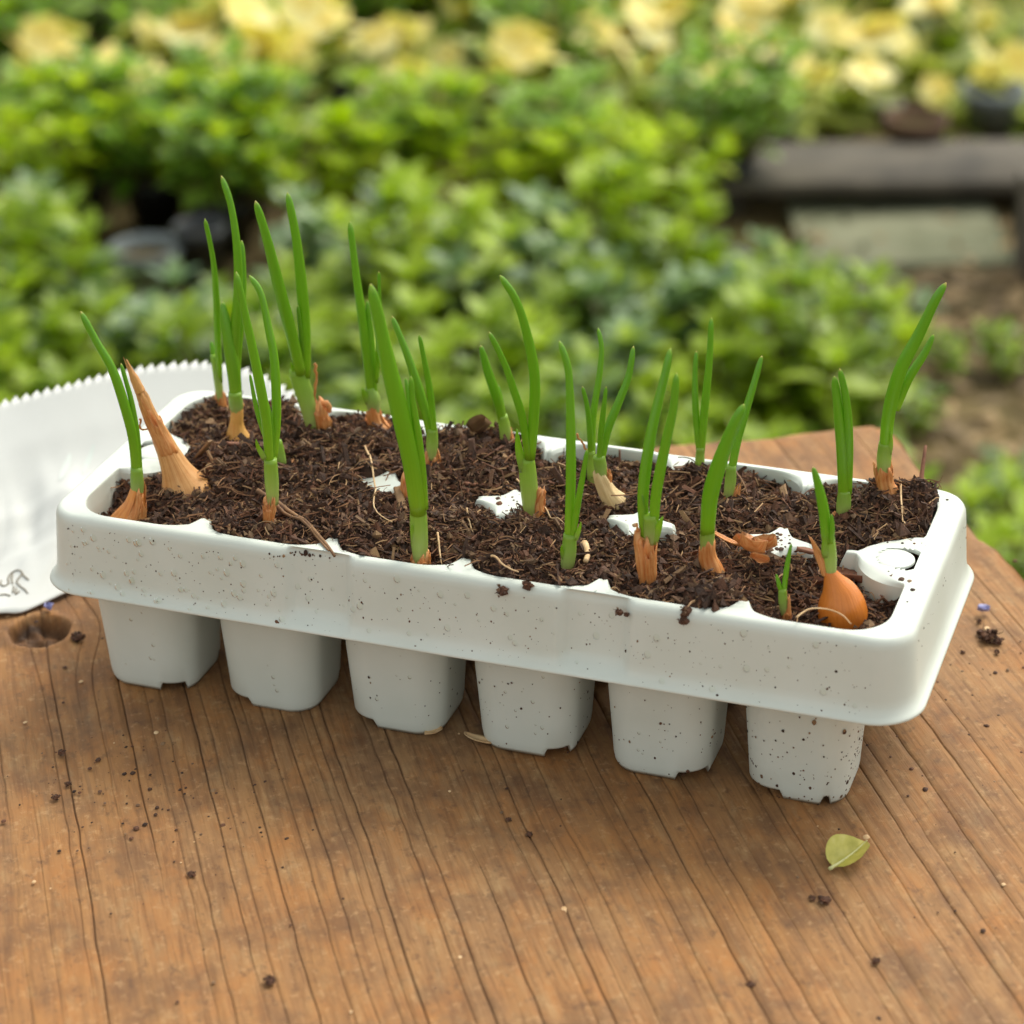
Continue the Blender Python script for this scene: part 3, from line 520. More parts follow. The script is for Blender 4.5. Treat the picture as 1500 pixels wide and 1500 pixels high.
def rim_in(qx, qy, cx, cy):
    """pull the tray's outer corners in onto a rounded rectangle"""
    k = np.ones(len(qx)); lo = np.zeros(len(qx)); hi = np.ones(len(qx))
    for _ in range(30):
        mid = (lo+hi)/2; d = sd_rr(cx+(qx-cx)*mid, cy+(qy-cy)*mid, 3.0001, PY+.0001, .27); lo = np.where(d < 0, mid, lo); hi = np.where(d < 0, hi, mid)
    out = sd_rr(qx, qy, 3.0001, PY+.0001, .27) > 0
    return np.where(out, lo, 1.0)
def opening(cx, cy):
    lo = np.zeros(NB); hi = np.ones(NB)
    for _ in range(30):
        mid = (lo+hi)/2; d = sd_open(cx, cy, cx+BX*mid, cy+BY*mid); lo = np.where(d < 0, mid, lo); hi = np.where(d < 0, hi, mid)
    return np.minimum(lo, .985)
def saddle(cx, cy):
    s = np.zeros(NB)
    vert = np.isclose(np.abs(BX), .5) & (np.abs(BY) < PY/2-1e-6); inner = vert & (np.abs(cx+BX) < 2.9)
    s = np.where(inner, sstep(.36, .25, np.abs(BY)), s)
    hor = np.isclose(np.abs(BY), PY/2) & (np.abs(cy+BY) < .1)
    return np.where(hor, sstep(.28, .17, np.abs(BX)), s)*sstep(.44, .56, np.hypot(np.abs(cx+BX)-2.95, cy+BY))
NOTCH = {0: [(-71, -41)], 1: [(-150, -111)], 2: [(-150, -110)], 3: [(-62, -36)], 4: [(-66, -30)], 5: [(-150, -105), (-60, -53)]}
def tray():
    root = empty('seed_tray'); tag(root, 'pale grey plastic seed tray of twelve pots on the wooden board', 'seed tray')
    J = Join()
    for ci, (cx, cy) in enumerate(CELLS):
        k = opening(cx, cy); sdl = saddle(cx, cy); zt = H-.30*sdl
        # recessed front rim also narrows the opening a little
        V = []; nr = 9; kr = rim_in(cx+BX, cy+BY, cx, cy)
        for r in range(nr):
            f = r/(nr-1); kk = k+(1-k)*f
            fil = sstep(.0, .34, f)
            kk = np.minimum(kk, k+(kr-k)*f)
            V.append(np.stack([cx+BX*kk, cy+BY*kk, zt-.035*(1-fil)**2*1.0], -1))
        V = np.vstack(V); F = [[r*NB+a, r*NB+(a+1) % NB, (r+1)*NB+(a+1) % NB, (r+1)*NB+a] for r in range(nr-1) for a in range(NB)]
        # leave the finger hole open
        keep = []
        for f in F:
            c = V[f].mean(0)
            if np.hypot(abs(c[0])-2.885, c[1]) > .164: keep.append(f)
        J.add(V, keep)
        # the pot itself, a child
        zs = [-.035, -.10, -.25, -.5, -.9, -1.25, -1.44, -1.5, -1.535]; P = []
        ang = np.degrees(np.arctan2(BY, BX)); up = np.zeros(NB)
        for (a0, a1) in NOTCH.get(ci, [(20, 60)])+[(100, 130), (30, 50)]: up = np.where((ang > a0) & (ang < a1), 1, up)
        kb = np.zeros(NB); lo = np.zeros(NB); hi = np.ones(NB)
        for _ in range(26):
            mid = (lo+hi)/2; d = sd_rr(BX*mid, BY*mid, .355, .36, .21); lo = np.where(d < 0, mid, lo); hi = np.where(d < 0, hi, mid)
        for q in zs:
            f = max(0, (-q-.05)/1.5); f = min(1, f); kk = k*(1-f)+lo*f
            # below the deck the pot is rounder and narrower than its mouth
            kk = kk*(1-.10*math.sin(math.pi*min(1, f*1.0))**1*(.35)) if 0 < f < 1 else kk
            z = zt+q if q > -.3 else np.full(NB, H+q)
            if q == -.10 or q == -.25: z = np.minimum(z, H+q-.24*sdl*(1 if q == -.25 else .9))
            ins = {-1.5: .985, -1.535: .95}.get(q, 1)
            z = np.maximum(z, .0+0.085*up) if q < -1.3 else z
            sh = -.105*float(sstep(.2, .7, -q)); P.append(np.stack([cx+sh+BX*kk*ins, cy+BY*kk*ins, z], -1))
        P.append(np.stack([cx-.105+BX*lo*.8, cy+BY*lo*.8, np.full(NB, .07)], -1))
        P.append(np.stack([cx-.105+BX*.01, cy+BY*.01, np.full(NB, .07)], -1))
        n = len(P); P = np.vstack(P)
        mesh('pot', P, [[(r+1)*NB+a, (r+1)*NB+(a+1) % NB, r*NB+(a+1) % NB, r*NB+a][::-1] for r in range(n-1) for a in range(NB)], MT, root)
    # rim and skirt
    q = []
    for i in range(6):
        q += [(i-3+(j/MSEG), -PY) for j in range(MSEG)]
    for j2 in range(2): q += [(3, -PY+j2*PY+PY*(j/MSEG)) for j in range(MSEG)]
    for i in range(6): q += [(3-i-(j/MSEG), PY) for j in range(MSEG)]
    for j2 in range(2): q += [(-3, PY-j2*PY-PY*(j/MSEG)) for j in range(MSEG)]
    q = np.array(q); qc = np.stack([np.clip(np.floor(q[:, 0]-1e-9)+.5, -2.5, 2.5), np.where(q[:, 1] < 0, -PY/2, PY/2)], -1)
    qc[:, 0] = np.where(np.abs(q[:, 0]) > 2, np.sign(q[:, 0])*2.5, qc[:, 0])
    kq = rim_in(q[:, 0], q[:, 1], qc[:, 0], qc[:, 1]); q = qc+(q-qc)*kq[:, None]
    A_, B_, rc = 3.18, 1.192, .27
    ins = 1.0
    c = np.stack([np.clip(q[:, 0], -A_+ins, A_-ins), np.clip(q[:, 1], -B_+ins, B_-ins)], -1)
    d = q-c; d /= np.linalg.norm(d, axis=1)[:, None]
    def outline(off):
        lo = np.zeros(len(q)); hi = np.full(len(q), 3.0)
        for _ in range(32):
            mid = (lo+hi)/2; p = c+d*mid[:, None]; s = sd_rr(p[:, 0], p[:, 1], A_+off, B_+off, rc+off); lo = np.where(s < 0, mid, lo); hi = np.where(s < 0, hi, mid)
        return c+d*lo[:, None]
    prof = [(-.055, -.001, .3), (-.042, -.005, .5), (-.028, -.013, .8), (-.014, -.03, 1), (-.004, -.055, 1), (.0, -.09, 1), (.008, -.2, 1), (.016, -.32, 1), (.026, -.45, 1), (.034, -.50, .9), (.05, -.54, .6), (.07, -.565, .25), (.085, -.578, .1), (.092, -.592, .05), (.086, -.60, .05), (.07, -.596, .05), (.04, -.57, .4), (.018, -.52, .9), (.005, -.4, 1)]
    R_ = [np.c_[q, np.full(len(q), H)]]
    for off, dz, w in prof:
        p = outline(off); side = (np.abs(d[:, 1]) > .9)
        p[:, 1] -= np.sign(p[:, 1])*recess(p[:, 0])*w*side
        R_.append(np.c_[p, np.full(len(q), H+dz)])
    n = len(q); V = np.vstack(R_)
    J.add(V, [[r*n+a, r*n+(a+1) % n, (r+1)*n+(a+1) % n, (r+1)*n+a][::-1] for r in range(len(R_)-1) for a in range(n)])
    V = np.vstack(J.V); me_o = J.build('rim', MT, root)
    import bmesh
    bm = bmesh.new(); bm.from_mesh(me_o.data); bmesh.ops.remove_doubles(bm, verts=bm.verts, dist=2e-5); bmesh.ops.recalc_face_normals(bm, faces=bm.faces); bm.to_mesh(me_o.data); bm.free()
    for p in me_o.data.polygons: p.use_smooth = True
    # finger holes in the two end gussets
    for sx in (-1, 1):
        m = 48; V = []; th = np.linspace(0, 2*math.pi, m, endpoint=False)
        for r, z in ((.196, H+.0008), (.188, H+.0012), (.176, H-.002), (.169, H-.007), (.166, H-.015), (.165, H-.028)):
            V.append(np.c_[sx*2.885+r*np.cos(th), r*np.sin(th), np.full(m, z)])
        k = len(V); F = [[r*m+a, r*m+(a+1) % m, (r+1)*m+(a+1) % m, (r+1)*m+a] for r in range(k-1) for a in range(m)]
        fh = mesh('finger_hole', np.vstack(V), F, MT, root)
        V = []
        for r, z in ((0.001, H-.002), (.10, H-.002), (.134, H-.004), (.141, H-.009), (.143, H-.022)):
            V.append(np.c_[sx*2.84+r*np.cos(th), r*np.sin(th), np.full(m, z)])
        mesh('tongue', np.vstack(V), [[r*m+a, r*m+(a+1) % m, (r+1)*m+(a+1) % m, (r+1)*m+a] for r in range(4) for a in range(m)], MT, fh)
    return root
tray()
# ------------------------------------------------------------------ potting soil
CTRL = [(b[0], b[1], b[2]) for b, _, _ in ONIONS]
CTRL += [(-2.9, -1.0, H-.3), (-2.85, -.8, H-.22), (2.9, -.5, H-.25), (2.9, -.95, H-.22), (2.5, -1.0, H-.14), (-2.1, -.9, H-.1), (1.75, -.95, H+.02), (1.5, -.95, H+.02), (.5, -1.0, H-.02), (.2, -1.02, H+.01), (0.35, -1.08, H+.03),
         (2.93, 1.05, H+.12), (2.8, .9, H+.02), (2.3, 1.05, H-.1), (1.8, 1.05, H-.14), (.9, 1.06, H-.14), (.2, 1.05, H-.12), (-.2, 1.06, H-.08), (-1, 1.06, H-.03), (-1.9, 1.0, H-.04), (-2.5, 1.05, H-.02), (-2.9, .9, H-.1), (-2.9, .5, H-.08), (2.5, .3, H-.1), (1.6, .25, H-.05), (-1, -.6, H+.02), (-1.2, .3, H+.03), (-.5, .5, H+.0), (0, .5, H-.02)]
CTRL += [(-2, 0, H+.08), (-1.8, 0, H+.05), (-2.2, 0, H+.05), (-1.2, .05, H+.03), (1, 0, H-.12), (.8, 0, H-.1), (1.2, 0, H-.1), (2, 0, H-.12), (1.75, 0, H-.1), (2.25, 0, H-.1), (2, .2, H-.1), (2, -.2, H-.08), (1, .18, H-.08)]
CTRL = np.array(CTRL)
NODES = [(-2, 0, .10), (-1, 0, .045), (0, 0, -.0), (1, 0, -.06), (2, 0, -.08), (-2, 1.1, .0), (-1, 1.1, .0)]
def soil_z(x, y):
    x = np.asarray(x, float); y = np.asarray(y, float)
    w = 1/((x[..., None]-CTRL[:, 0])**2+(y[..., None]-CTRL[:, 1])**2+.012)**1.5
    z = (w*CTRL[:, 2]).sum(-1)/w.sum(-1)
    P = np.stack([x, y], -1)
    z = z+.055*fbm(P*3.2, 3, 11)+.040*fbm(P*11, 3, 12)
    # away from the mouths of the pots the plastic deck shows
    d = np.full(x.shape, 9.0)
    for cx, cy in CELLS: d = np.minimum(d, sd_open(cx, cy, x, y))
    yr = np.abs(np.abs(y)-PY/2); xr = np.abs(((x+3) % 1)-.5); sad = np.maximum(sstep(.40, .3, yr)*(np.abs(x) < 2.9)*(xr > .4), sstep(.3, .2, xr)*(np.abs(y) < .1))*sstep(.44, .56, np.hypot(np.abs(x)-2.95, y))
    cover = np.zeros(x.shape)
    for nx_, ny_, h in NODES: cover = np.maximum(cover, (h+.06)/.16*sstep(.55, .2, np.hypot(x-nx_, y-ny_)))
    dd = d+.03*fbm(P*9, 3, 13)
    drop = sstep(-.012, .03, dd)*(1-sad)*(1-np.clip(cover*1.15+.0, 0, 1))
    return np.where(d < -.0, z, z), drop, d
def soil():
    gx = np.linspace(-2.975, 2.975, 330); gy = np.linspace(-1.098, 1.098, 124); X, Y = np.meshgrid(gx, gy)
    z, drop, d = soil_z(X, Y); lowered = z*(1-drop)+(np.minimum(z, H)-.16)*drop
    z2 = np.where(drop > .02, np.minimum(z, lowered), z)
    V = np.stack([X, Y, z2], -1).reshape(-1, 3); n = len(gx)
    F = [[j*n+i, j*n+i+1, (j+1)*n+i+1, (j+1)*n+i] for j in range(len(gy)-1) for i in range(n-1)]
    root = tag(mesh('potting_soil', V, F, MS), 'dark brown fibrous potting soil filling the pots of the tray', 'soil', kind='stuff')
    def place(N, clear):
        x = rng.uniform(-2.96, 2.96, N*2); y = rng.uniform(-1.09, 1.09, N*2); z, dr, d = soil_z(x, y)
        ok = (dr < .12) & ((d < .03) | (z > H-.02)); x, y, z = x[ok][:N], y[ok][:N], z[ok][:N]; return np.stack([x, y, z], -1)
    # flakes
    C = place(19000, 0); N = len(C); L = rng.gamma(3, .015, N)+.022; W = L*rng.uniform(.08, .34, N); T = W*rng.uniform(.15, .5, N)
    big = rng.random(N) < .035; L[big] *= 2.0; W[big] *= 1.5
    base = np.array([(-1, -.45, -.5), (-1, .45, -.5), (1, .35, -.5), (1, -.35, -.5), (-.9, -.4, .5), (-.95, .4, .5), (.95, .3, .5), (.9, -.3, .5)])*.5
    a = rng.uniform(0, 2*math.pi, N); ti = rng.normal(0, .45, N); ro = rng.normal(0, .6, N)
    ca, sa, ct, st_, cr_, sr = np.cos(a), np.sin(a), np.cos(ti), np.sin(ti), np.cos(ro), np.sin(ro)
    ux = np.stack([ca*ct, sa*ct, st_], -1); uy0 = np.stack([-sa, ca, 0*a], -1); uz0 = np.cross(ux, uy0)
    uy = uy0*cr_[:, None]+uz0*sr[:, None]; uz = np.cross(ux, uy)
    V = C[:, None]+ux[:, None]*(base[None, :, :1]*L[:, None, None])+uy[:, None]*(base[None, :, 1:2]*W[:, None, None])*2+uz[:, None]*(base[None, :, 2:]*T[:, None, None])*2
    V[:, :, 0] = np.clip(V[:, :, 0], -2.99, 2.99); V[:, :, 1] = np.clip(V[:, :, 1], -1.125, 1.112)
    V += rng.normal(0, .1, V.shape)*W[:, None, None]; V[:, :, 2] += (.012+np.abs(np.sin(ti))*L*.3)[:, None]
    q = np.array([(0, 1, 2, 3), (7, 6, 5, 4), (0, 4, 5, 1), (1, 5, 6, 2), (2, 6, 7, 3), (3, 7, 4, 0)])
    F = (q[None]+(np.arange(N)*8)[:, None, None]).reshape(-1, 4)
    mesh('flakes', V.reshape(-1, 3), F, MS, root, smooth=False)['kind'] = 'stuff'
    # granules
    C = place(12000, 0); N = len(C); r = rng.gamma(3, .0045, N)+.005
    oc = np.array([(1, 0, 0), (0, 1, 0), (-1, 0, 0), (0, -1, 0), (0, 0, 1), (0, 0, -1)], float)
    V = C[:, None]+oc[None]*r[:, None, None]*rng.uniform(.6, 1.4, (N, 6, 1))+rng.normal(0, .25, (N, 6, 3))*r[:, None, None]; V[:, :, 2] += (r*.6)[:, None]
    q = np.array([(0, 1, 4), (1, 2, 4), (2, 3, 4), (3, 0, 4), (1, 0, 5), (2, 1, 5), (3, 2, 5), (0, 3, 5)])
    mesh('granules', V.reshape(-1, 3), (q[None]+(np.arange(N)*6)[:, None, None]).reshape(-1, 3), MS, root, smooth=False)['kind'] = 'stuff'
    # fine fibres
    C = place(6500, 0); N = len(C); sg = 6; L = rng.gamma(3, .032, N)+.05; a = rng.uniform(0, 2*math.pi, N); cv = rng.normal(0, 1.1, N)
    P = np.zeros((N, sg, 3)); cur = C.copy(); hz = rng.uniform(-.25, .35, N)
    for s in range(sg):
        P[:, s] = cur; an = a+cv*s/sg; cur = cur+np.stack([np.cos(an), np.sin(an), hz*np.cos(s*.9)], -1)*(L/sg)[:, None]
    zz, _, _ = soil_z(P[:, :, 0], P[:, :, 1]); P[:, :, 2] = np.maximum(P[:, :, 2], zz-.004)+.012+np.abs(rng.normal(0, .012, (N, 1)))
    ok = (np.abs(P[:, :, 0]).max(1) < 2.985) & (np.abs(P[:, :, 1]).max(1) < 1.105); P = P[ok]; a = a[ok]; N = len(P)
    rr = rng.uniform(.0022, .006, N); tri = np.array([(0, 0, 1), (.87, 0, -.5), (-.87, 0, -.5)])
    side = np.stack([-np.sin(a), np.cos(a), 0*a], -1)
    V = P[:, :, None]+(tri[None, None, :, :1]*side[:, None, None]+tri[None, None, :, 2:]*np.array([0, 0, 1.]))*rr[:, None, None, None]
    F = []
    q = np.array([[s*3+k, s*3+(k+1) % 3, (s+1)*3+(k+1) % 3, (s+1)*3+k] for s in range(sg-1) for k in range(3)])
    mesh('fibres', V.reshape(-1, 3), (q[None]+(np.arange(N)*sg*3)[:, None, None]).reshape(-1, 4), m_fibre(), root, smooth=False)['kind'] = 'stuff'
soil()
def sz1(x, y): return float(soil_z(np.array([x]), np.array([y]))[0][0])
# ------------------------------------------------------------------ onions
GROUP = 'sprouting onions in the seed tray'
def leaf_mesh(P, parent, name='leaf', t0=.28, t1=1.0, n=26):
    Q = spline(P, n); s = np.linspace(0, 1, n); ln = np.linalg.norm(np.diff(Q[:, :3], axis=0), axis=1).sum()
    tipl = min(.28, 3.6*Q[:, 3].max()/ln); s = 1-(1-s)**1.25; Q = spline(P, 200)[np.round(s*199).astype(int)]
    x = np.clip((s-1+tipl)/tipl, 0, 1); prof = (.88+.14*np.sin(math.pi*np.clip(s*1.2, 0, 1)))*np.sqrt(np.clip(1-x**2.0*.97, 0, 1))*(1-.20*sstep(.35, 1, s))
    R = Q[:, 3]*prof; R[-1] *= .6
    V, F, uv, tt = tube(Q[:, :3], R, 14, .9)
    tone = t0+(t1-t0)*np.array(tt)**1.0
    tl = np.array(tt)*ln
    tone = np.interp(tt, [0, .18, .9, .975, 1], [t0, .5, .8, .95, 1.])
    return mesh(name, V, F, MO, parent, uv=uv, attr={'tone': tone})
def sheath_mesh(P, parent):
    n = 12; Q = spline(P, n); V, F, uv, tt = tube(Q[:, :3], Q[:, 3]*(.96+.08*np.sin(np.linspace(0, 3, n))), 16)
    tone = np.interp(tt, [0, .35, 1], [.0, .08, .25])
    return mesh('sheath', V, F, MO, parent, uv=uv, attr={'tone': tone})
def flap_mesh(P, parent):
    n = 8; Q = spline(P, n); s = np.linspace(0, 1, n); R = Q[:, 3]*np.array([1, 1, .95, .85, .72, .55, .36, .08])
    V, F, uv, tt = tube(Q[:, :3], R, 10, .55); return mesh('torn_sheath', V, F, MO, parent, uv=uv, attr={'tone': np.interp(tt, [0, 1], [.12, .42])})
def body_mesh(P, parent, name, mat, rough=.0, seed=0):
    P = np.array(P)
    if name == 'bulb' or name == 'husk_collar':   # carry on into the soil
        d = P[0, :3]-P[1, :3]; P = np.vstack([np.r_[P[0, :3]+d/np.linalg.norm(d)*.12*max(1, P[0, 3]/.1), P[0, 3]*.8], P])
    n = 30; m = 28; Q = spline(P, n); th = np.arange(m)/m*2*math.pi
    TH, I = np.meshgrid(th, np.linspace(0, 1, n)); N3 = np.stack([np.cos(TH)*1.6, np.sin(TH)*1.6, I*4+seed], -1)
    wob = 1+rough*fbm(N3, 3, seed)+rough*.5*np.sin(TH*7+seed+I*3)*.5
    Q[:, 3] = np.maximum(Q[:, 3], .006); Q[-1, 3] *= .55
    V, F, uv, _ = tube(Q[:, :3], Q[:, 3], m, 1, wob=wob); V = np.array(V); d = Q[-1, :3]-Q[-4, :3]; d /= np.linalg.norm(d)
    if rough > .08:
        for i in range(n-9, n):
            jag = fbm(np.stack([np.cos(th)*2.2, np.sin(th)*2.2, 0*th+seed], -1), 2, seed+3)
            V[i*m:(i+1)*m] += d*(jag*.07*((i-n+10)/9))[:, None]
    return mesh(name, V, F, mat, parent, uv=uv)
def papery(P, parent, seed):
    """loose papery skin flaring off a collar, torn along its upper edge"""
    rs = np.random.default_rng(seed); Q = spline(np.array(P), 10); ax = Q[-1, :3]-Q[0, :3]; L = np.linalg.norm(ax); ax /= L
    for q in range(3):
        t0 = rs.uniform(0, 6.28); w = rs.uniform(.9, 1.9); top = rs.uniform(.6, 1.15); fl_ = rs.uniform(.15, .9); V = []; n, m = 9, 9
        ref = np.cross(ax, (0, 1, .2)); ref /= np.linalg.norm(ref); b = np.cross(ax, ref)
        for lay in (0, 1):
            for i in range(n):
                for j in range(m):
                    u, v = i/(n-1), j/(m-1); th = t0+w*(v-.5)*(1-.35*u*u); hh = u*top*(1+.22*float(vnoise([v*5+seed, q*3.], seed))); k = min(9, int(min(hh, 1)*9))
                    r = Q[k, 3]*(.97+.10*min(1, u*3)+fl_*max(0, u-.45)**1.6*1.5+.06*float(vnoise([u*5, v*5+q], seed)))-lay*.004
                    V.append(Q[0, :3]+ax*L*hh+(Q[k, :3]-Q[0, :3]-ax*((Q[k, :3]-Q[0, :3])@ax))+r*(ref*math.cos(th)+b*math.sin(th)))
        o = n*m; F = []
        for i in range(n-1):
            for j in range(m-1): a = i*m+j; F += [[a, a+m, a+m+1, a+1], [o+a, o+a+1, o+a+m+1, o+a+m]]
        ed = [j for j in range(m)]+[i*m+m-1 for i in range(1, n)]+[(n-1)*m+j for j in range(m-2, -1, -1)]+[i*m for i in range(n-2, 0, -1)]
        for a in range(len(ed)): c = (a+1) % len(ed); F.append([ed[a], ed[c], o+ed[c], o+ed[a]])
        uv = [((k % m)/m*.4+q*.1, (k % o)//m/n) for k in range(2*o)]
        mesh('papery_skin', V, F, M_HUSK, parent, uv=uv)
for i, (B, label, parts) in enumerate(ONIONS):
    root = empty('onion_plant', B); tag(root, label, 'onion', GROUP)
    for k, (kind, P) in enumerate(parts):
        if kind == 'leaf': leaf_mesh(P, root)
        elif kind == 'sheath': sheath_mesh(P, root)
        elif kind == 'flap': flap_mesh(P, root)
        elif kind == 'bulb':
            mat = {0: M_BULB, 1: M_TAN, 2: M_YEL, 15: M_PEEL, 21: M_GLOSS, 12: M_HUSK, 17: M_HUSK}.get(i, M_HUSK)
            if i in (1, 2): papery(P[3:7], root, i+90)
            if i == 0: papery(P[1:4], root, 90)
            body_mesh(P, root, 'bulb', mat, {1: .085, 0: .05, 21: .012, 15: .16}.get(i, .09), i)
        elif kind == 'husk':
            nm = 'husk_collar' if P[0][2] < .12 else 'dry_husk'
            body_mesh(P, root, nm, M_TAN if i == 1 else M_HUSK, .11, i*3+k)
            if nm == 'husk_collar' and P[0][3] > .028: papery(P, root, i*3+k)
        elif kind == 'strand':
            Q = spline(P, 14); V, F, uv, _ = tube(Q[:, :3]+.008*fbm(Q[:, :3]*30, 2, i)[:, None], Q[:, 3]*(.8+.3*vnoise(np.c_[np.arange(14)*1.7, np.zeros(14)], i)), 7, .5)
            mesh('husk_strand', V, F, M_HUSK, root, uv=uv)
# ------------------------------------------------------------------ loose bits on the soil
def flake(name, c, L, W, T, rz, tilt, mat, curl=.0, seed=0, roll=0):
    n, m = 9, 7; V = []
    for lay in (1, -1):
        for i in range(n):
            for j in range(m):
                u, v = i/(n-1)*2-1, j/(m-1)*2-1; w = (1-abs(u)**2.5)**.6*(1+.25*vnoise([u*2+seed, v], seed))
                V.append((u*L/2, v*W/2*max(w, .12), lay*T/2*(1-abs(v)**3*.6)+curl*(v*v)*W+.15*curl*L*u*u+.12*T*vnoise([u*4, v*4+seed], 3)))
    F = []; o = n*m
    for i in range(n-1):
        for j in range(m-1):
            a = i*m+j; F += [[a, a+m, a+m+1, a+1], [o+a, o+a+1, o+a+m+1, o+a+m]]
    ed = [j for j in range(m)]+[i*m+m-1 for i in range(1, n)]+[(n-1)*m+j for j in range(m-2, -1, -1)]+[i*m for i in range(n-2, 0, -1)]
    for a in range(len(ed)): b = (a+1) % len(ed); F.append([ed[a], ed[b], o+ed[b], o+ed[a]])
    Rm = np.array(Matrix.Rotation(rz, 3, 'Z') @ Matrix.Rotation(tilt, 3, 'Y') @ Matrix.Rotation(roll, 3, 'X'))
    uv = [(abs(v[1]/W), v[0]/L+.5) for v in V]
    return mesh(name, np.array(V)@Rm.T, F, mat, loc=c, uv=uv)
bl = ['pale brown bark chip in front of the yellow shouldered onion', 'smaller bark chip under the tip of the pale brown one', 'round brown bark chip on the white deck gap by the shiny bulb', 'ragged reddish bark flake right of the shiny bulb', 'small orange bark chip in the middle of the soil', 'dark bark chip beside the three leaved onion', 'bark chip behind the shiny bulb']
bp = [(.30, .15, .03, .1), (.26, .13, .03, .5), (.17, .14, .03, .2), (.28, .16, .025, -.5), (.1, .06, .03, .3), (.16, .08, .03, 1.2), (.12, .06, .02, .2)]
for i, (x, y, z) in enumerate(BARK[:5]):
    L, W, T, rz = bp[i]; tag(flake('bark_chip', (x, y, max(sz1(x, y), H-.02 if i == 2 else -9)+.045), L, W, T, rz, random.uniform(-.2, .2), M_BARK, .25 if i == 3 else .05, i, -.3), bl[i], 'bark chip', 'bark chips on the potting soil')
hl = ['crumpled orange husk scrap left of the white deck gap', 'largest curled orange husk in front of the white deck gap', 'folded brown husk at the edge of the white deck gap', 'lowest husk curl right of the rusty collar', 'narrow husk ribbon running from the rusty collar']
for i, (x, y, z) in enumerate(HUSKS):
    tag(flake('dry_husk_scrap', (x, y, max(sz1(x, y), H-.02)+.06), [.15, .2, .17, .14, .26][i], [.07, .11, .1, .07, .04][i], .012, [.4, -.2, .3, .1, -.35][i], [.5, .1, -.2, .2, .15][i], M_HUSK, [.7, .8, .9, .8, .3][i], i+20, [.4, -.3, .2, .7, 0][i]), hl[i], 'onion husk', 'dry husk scraps on the soil')
fl = ['thick dry stem lying from the three leaved onion to the rim', 'second dry stem beside the thick one', 'long pale root looping left of the thickest leaf', 'thin tan root arched over the shiny bulb', 'pale root beside the rust husk', 'pale root running right from the rust husk', 'short curved pale root left of the rust husk', 'straight tan stalk behind the broad leaf', 'straight tan stalk near the back rim', 'pale root hanging down the soil in the back right corner', 'dry grass blade near the V shaped onion', 'orange root on the front rim soil', 'short pale root right of the thickest leaf']
fr = [.022, .016, .009, .007, .009, .007, .008, .008, .009, .008, .012, .009, .009]
for i, pts in enumerate(FIBRES):
    Q = spline(np.array(pts), 22); Q = np.array([(x, y, max(z if i == 3 else 0, sz1(x, y))+.062) for x, y, z in Q]); Q[:, 2] = np.convolve(np.pad(Q[:, 2], 2, 'edge'), np.ones(5)/5, 'valid')
    o = Q[0].copy(); V, F, _, _ = tube(Q-o, fr[i]*(1-.5*np.linspace(0, 1, 22)), 6)
    tag(mesh('dry_root', V, F, M_FIB if i in (0, 1, 7, 8, 10) else M_PALE, loc=o.tolist()), fl[i], 'root', 'dry roots and stalks on the soil')
Q = spline(np.array(PALE_ROOT)+np.array([0, 0, .02]), 10); o = Q[-1].copy(); V, F, _, _ = tube(Q-o, np.linspace(.03, .018, 10), 8)
tag(mesh('pale_root_stub', V, F, M_PALE, loc=o.tolist()), 'stubby cream root standing up beside the bluish straight leaf', 'root')
# twiggy soil clump on the back right corner, brown curl on the back rim
def lump(name, c, r, label, cat, group, n=60, mat=None, flat=.7, twigs=0, seed=1):
    rs = np.random.default_rng(seed); J = Join()
    oc = np.array([(1, 0, 0), (0, 1, 0), (-1, 0, 0), (0, -1, 0), (0, 0, 1), (0, 0, -1)], float); q = [(0, 1, 4), (1, 2, 4), (2, 3, 4), (3, 0, 4), (1, 0, 5), (2, 1, 5), (3, 2, 5), (0, 3, 5)]
    m = 10; V = []; nn = 7
    for i in range(nn):
        ph = math.pi*i/(nn-1)
        for k in range(m):
            th = 2*math.pi*k/m; d = np.array([math.sin(ph)*math.cos(th), math.sin(ph)*math.sin(th), math.cos(ph)*flat]); V.append(d*r*.75*(1+.45*float(vnoise(d*2.2+seed, seed))))
    J.add(V, [[i*m+k, (i+1)*m+k, (i+1)*m+(k+1) % m, i*m+(k+1) % m] for i in range(nn-1) for k in range(m)])
    for _ in range(n):
        d = rs.normal(0, 1, 3); d /= np.linalg.norm(d); d[2] *= flat; s = r*rs.uniform(.1, .32)
        J.add(d*r*rs.uniform(.5, 1.0)+oc*s*rs.uniform(.5, 1.5, (6, 1))+rs.normal(0, .25, (6, 3))*s, q)
    for _ in range(twigs):
        d = rs.normal(0, 1, 3); d[2] = abs(d[2])*.5; d /= np.linalg.norm(d); V, F, _, _ = tube(np.array([d*r*.3, d*r*1.0+rs.normal(0, .1, 3)*r, d*r*1.7+rs.normal(0, .2, 3)*r]), [r*.07, r*.05, r*.02], 5); J.add(V, F)
    V = np.vstack(J.V); zmin = V[:, 2].min()
    o = J.build(name, mat or MS, loc=(c[0], c[1], c[2]), smooth=False); tag(o, label, cat, group); return o
lump('soil_clump', (2.84, .97, H+.05), .11, 'twiggy soil clump heaped on the back right corner of the tray', 'soil clump', None, 90, None, .7, 8, 4)
lump('soil_clump', (TWIGS[4][0]-.12, TWIGS[4][1]-.1, H+.0), .10, 'loose soil spilling against the right end wall of the tray', 'soil clump', None, 60, None, .6, 1, 5)
Q = spline(np.array([TWIGS[1], TWIGS[0]])+np.array([0, -.1, 0]), 8); Q[:, 2] = np.linspace(H+.05, H+.26, 8); o = Q[0].copy(); V, F, _, _ = tube(Q-o, np.linspace(.02, .012, 8), 6)
tag(mesh('twig', V, F, M_BARK, loc=o.tolist()), 'short upright twig on the back right corner of the tray', 'twig')
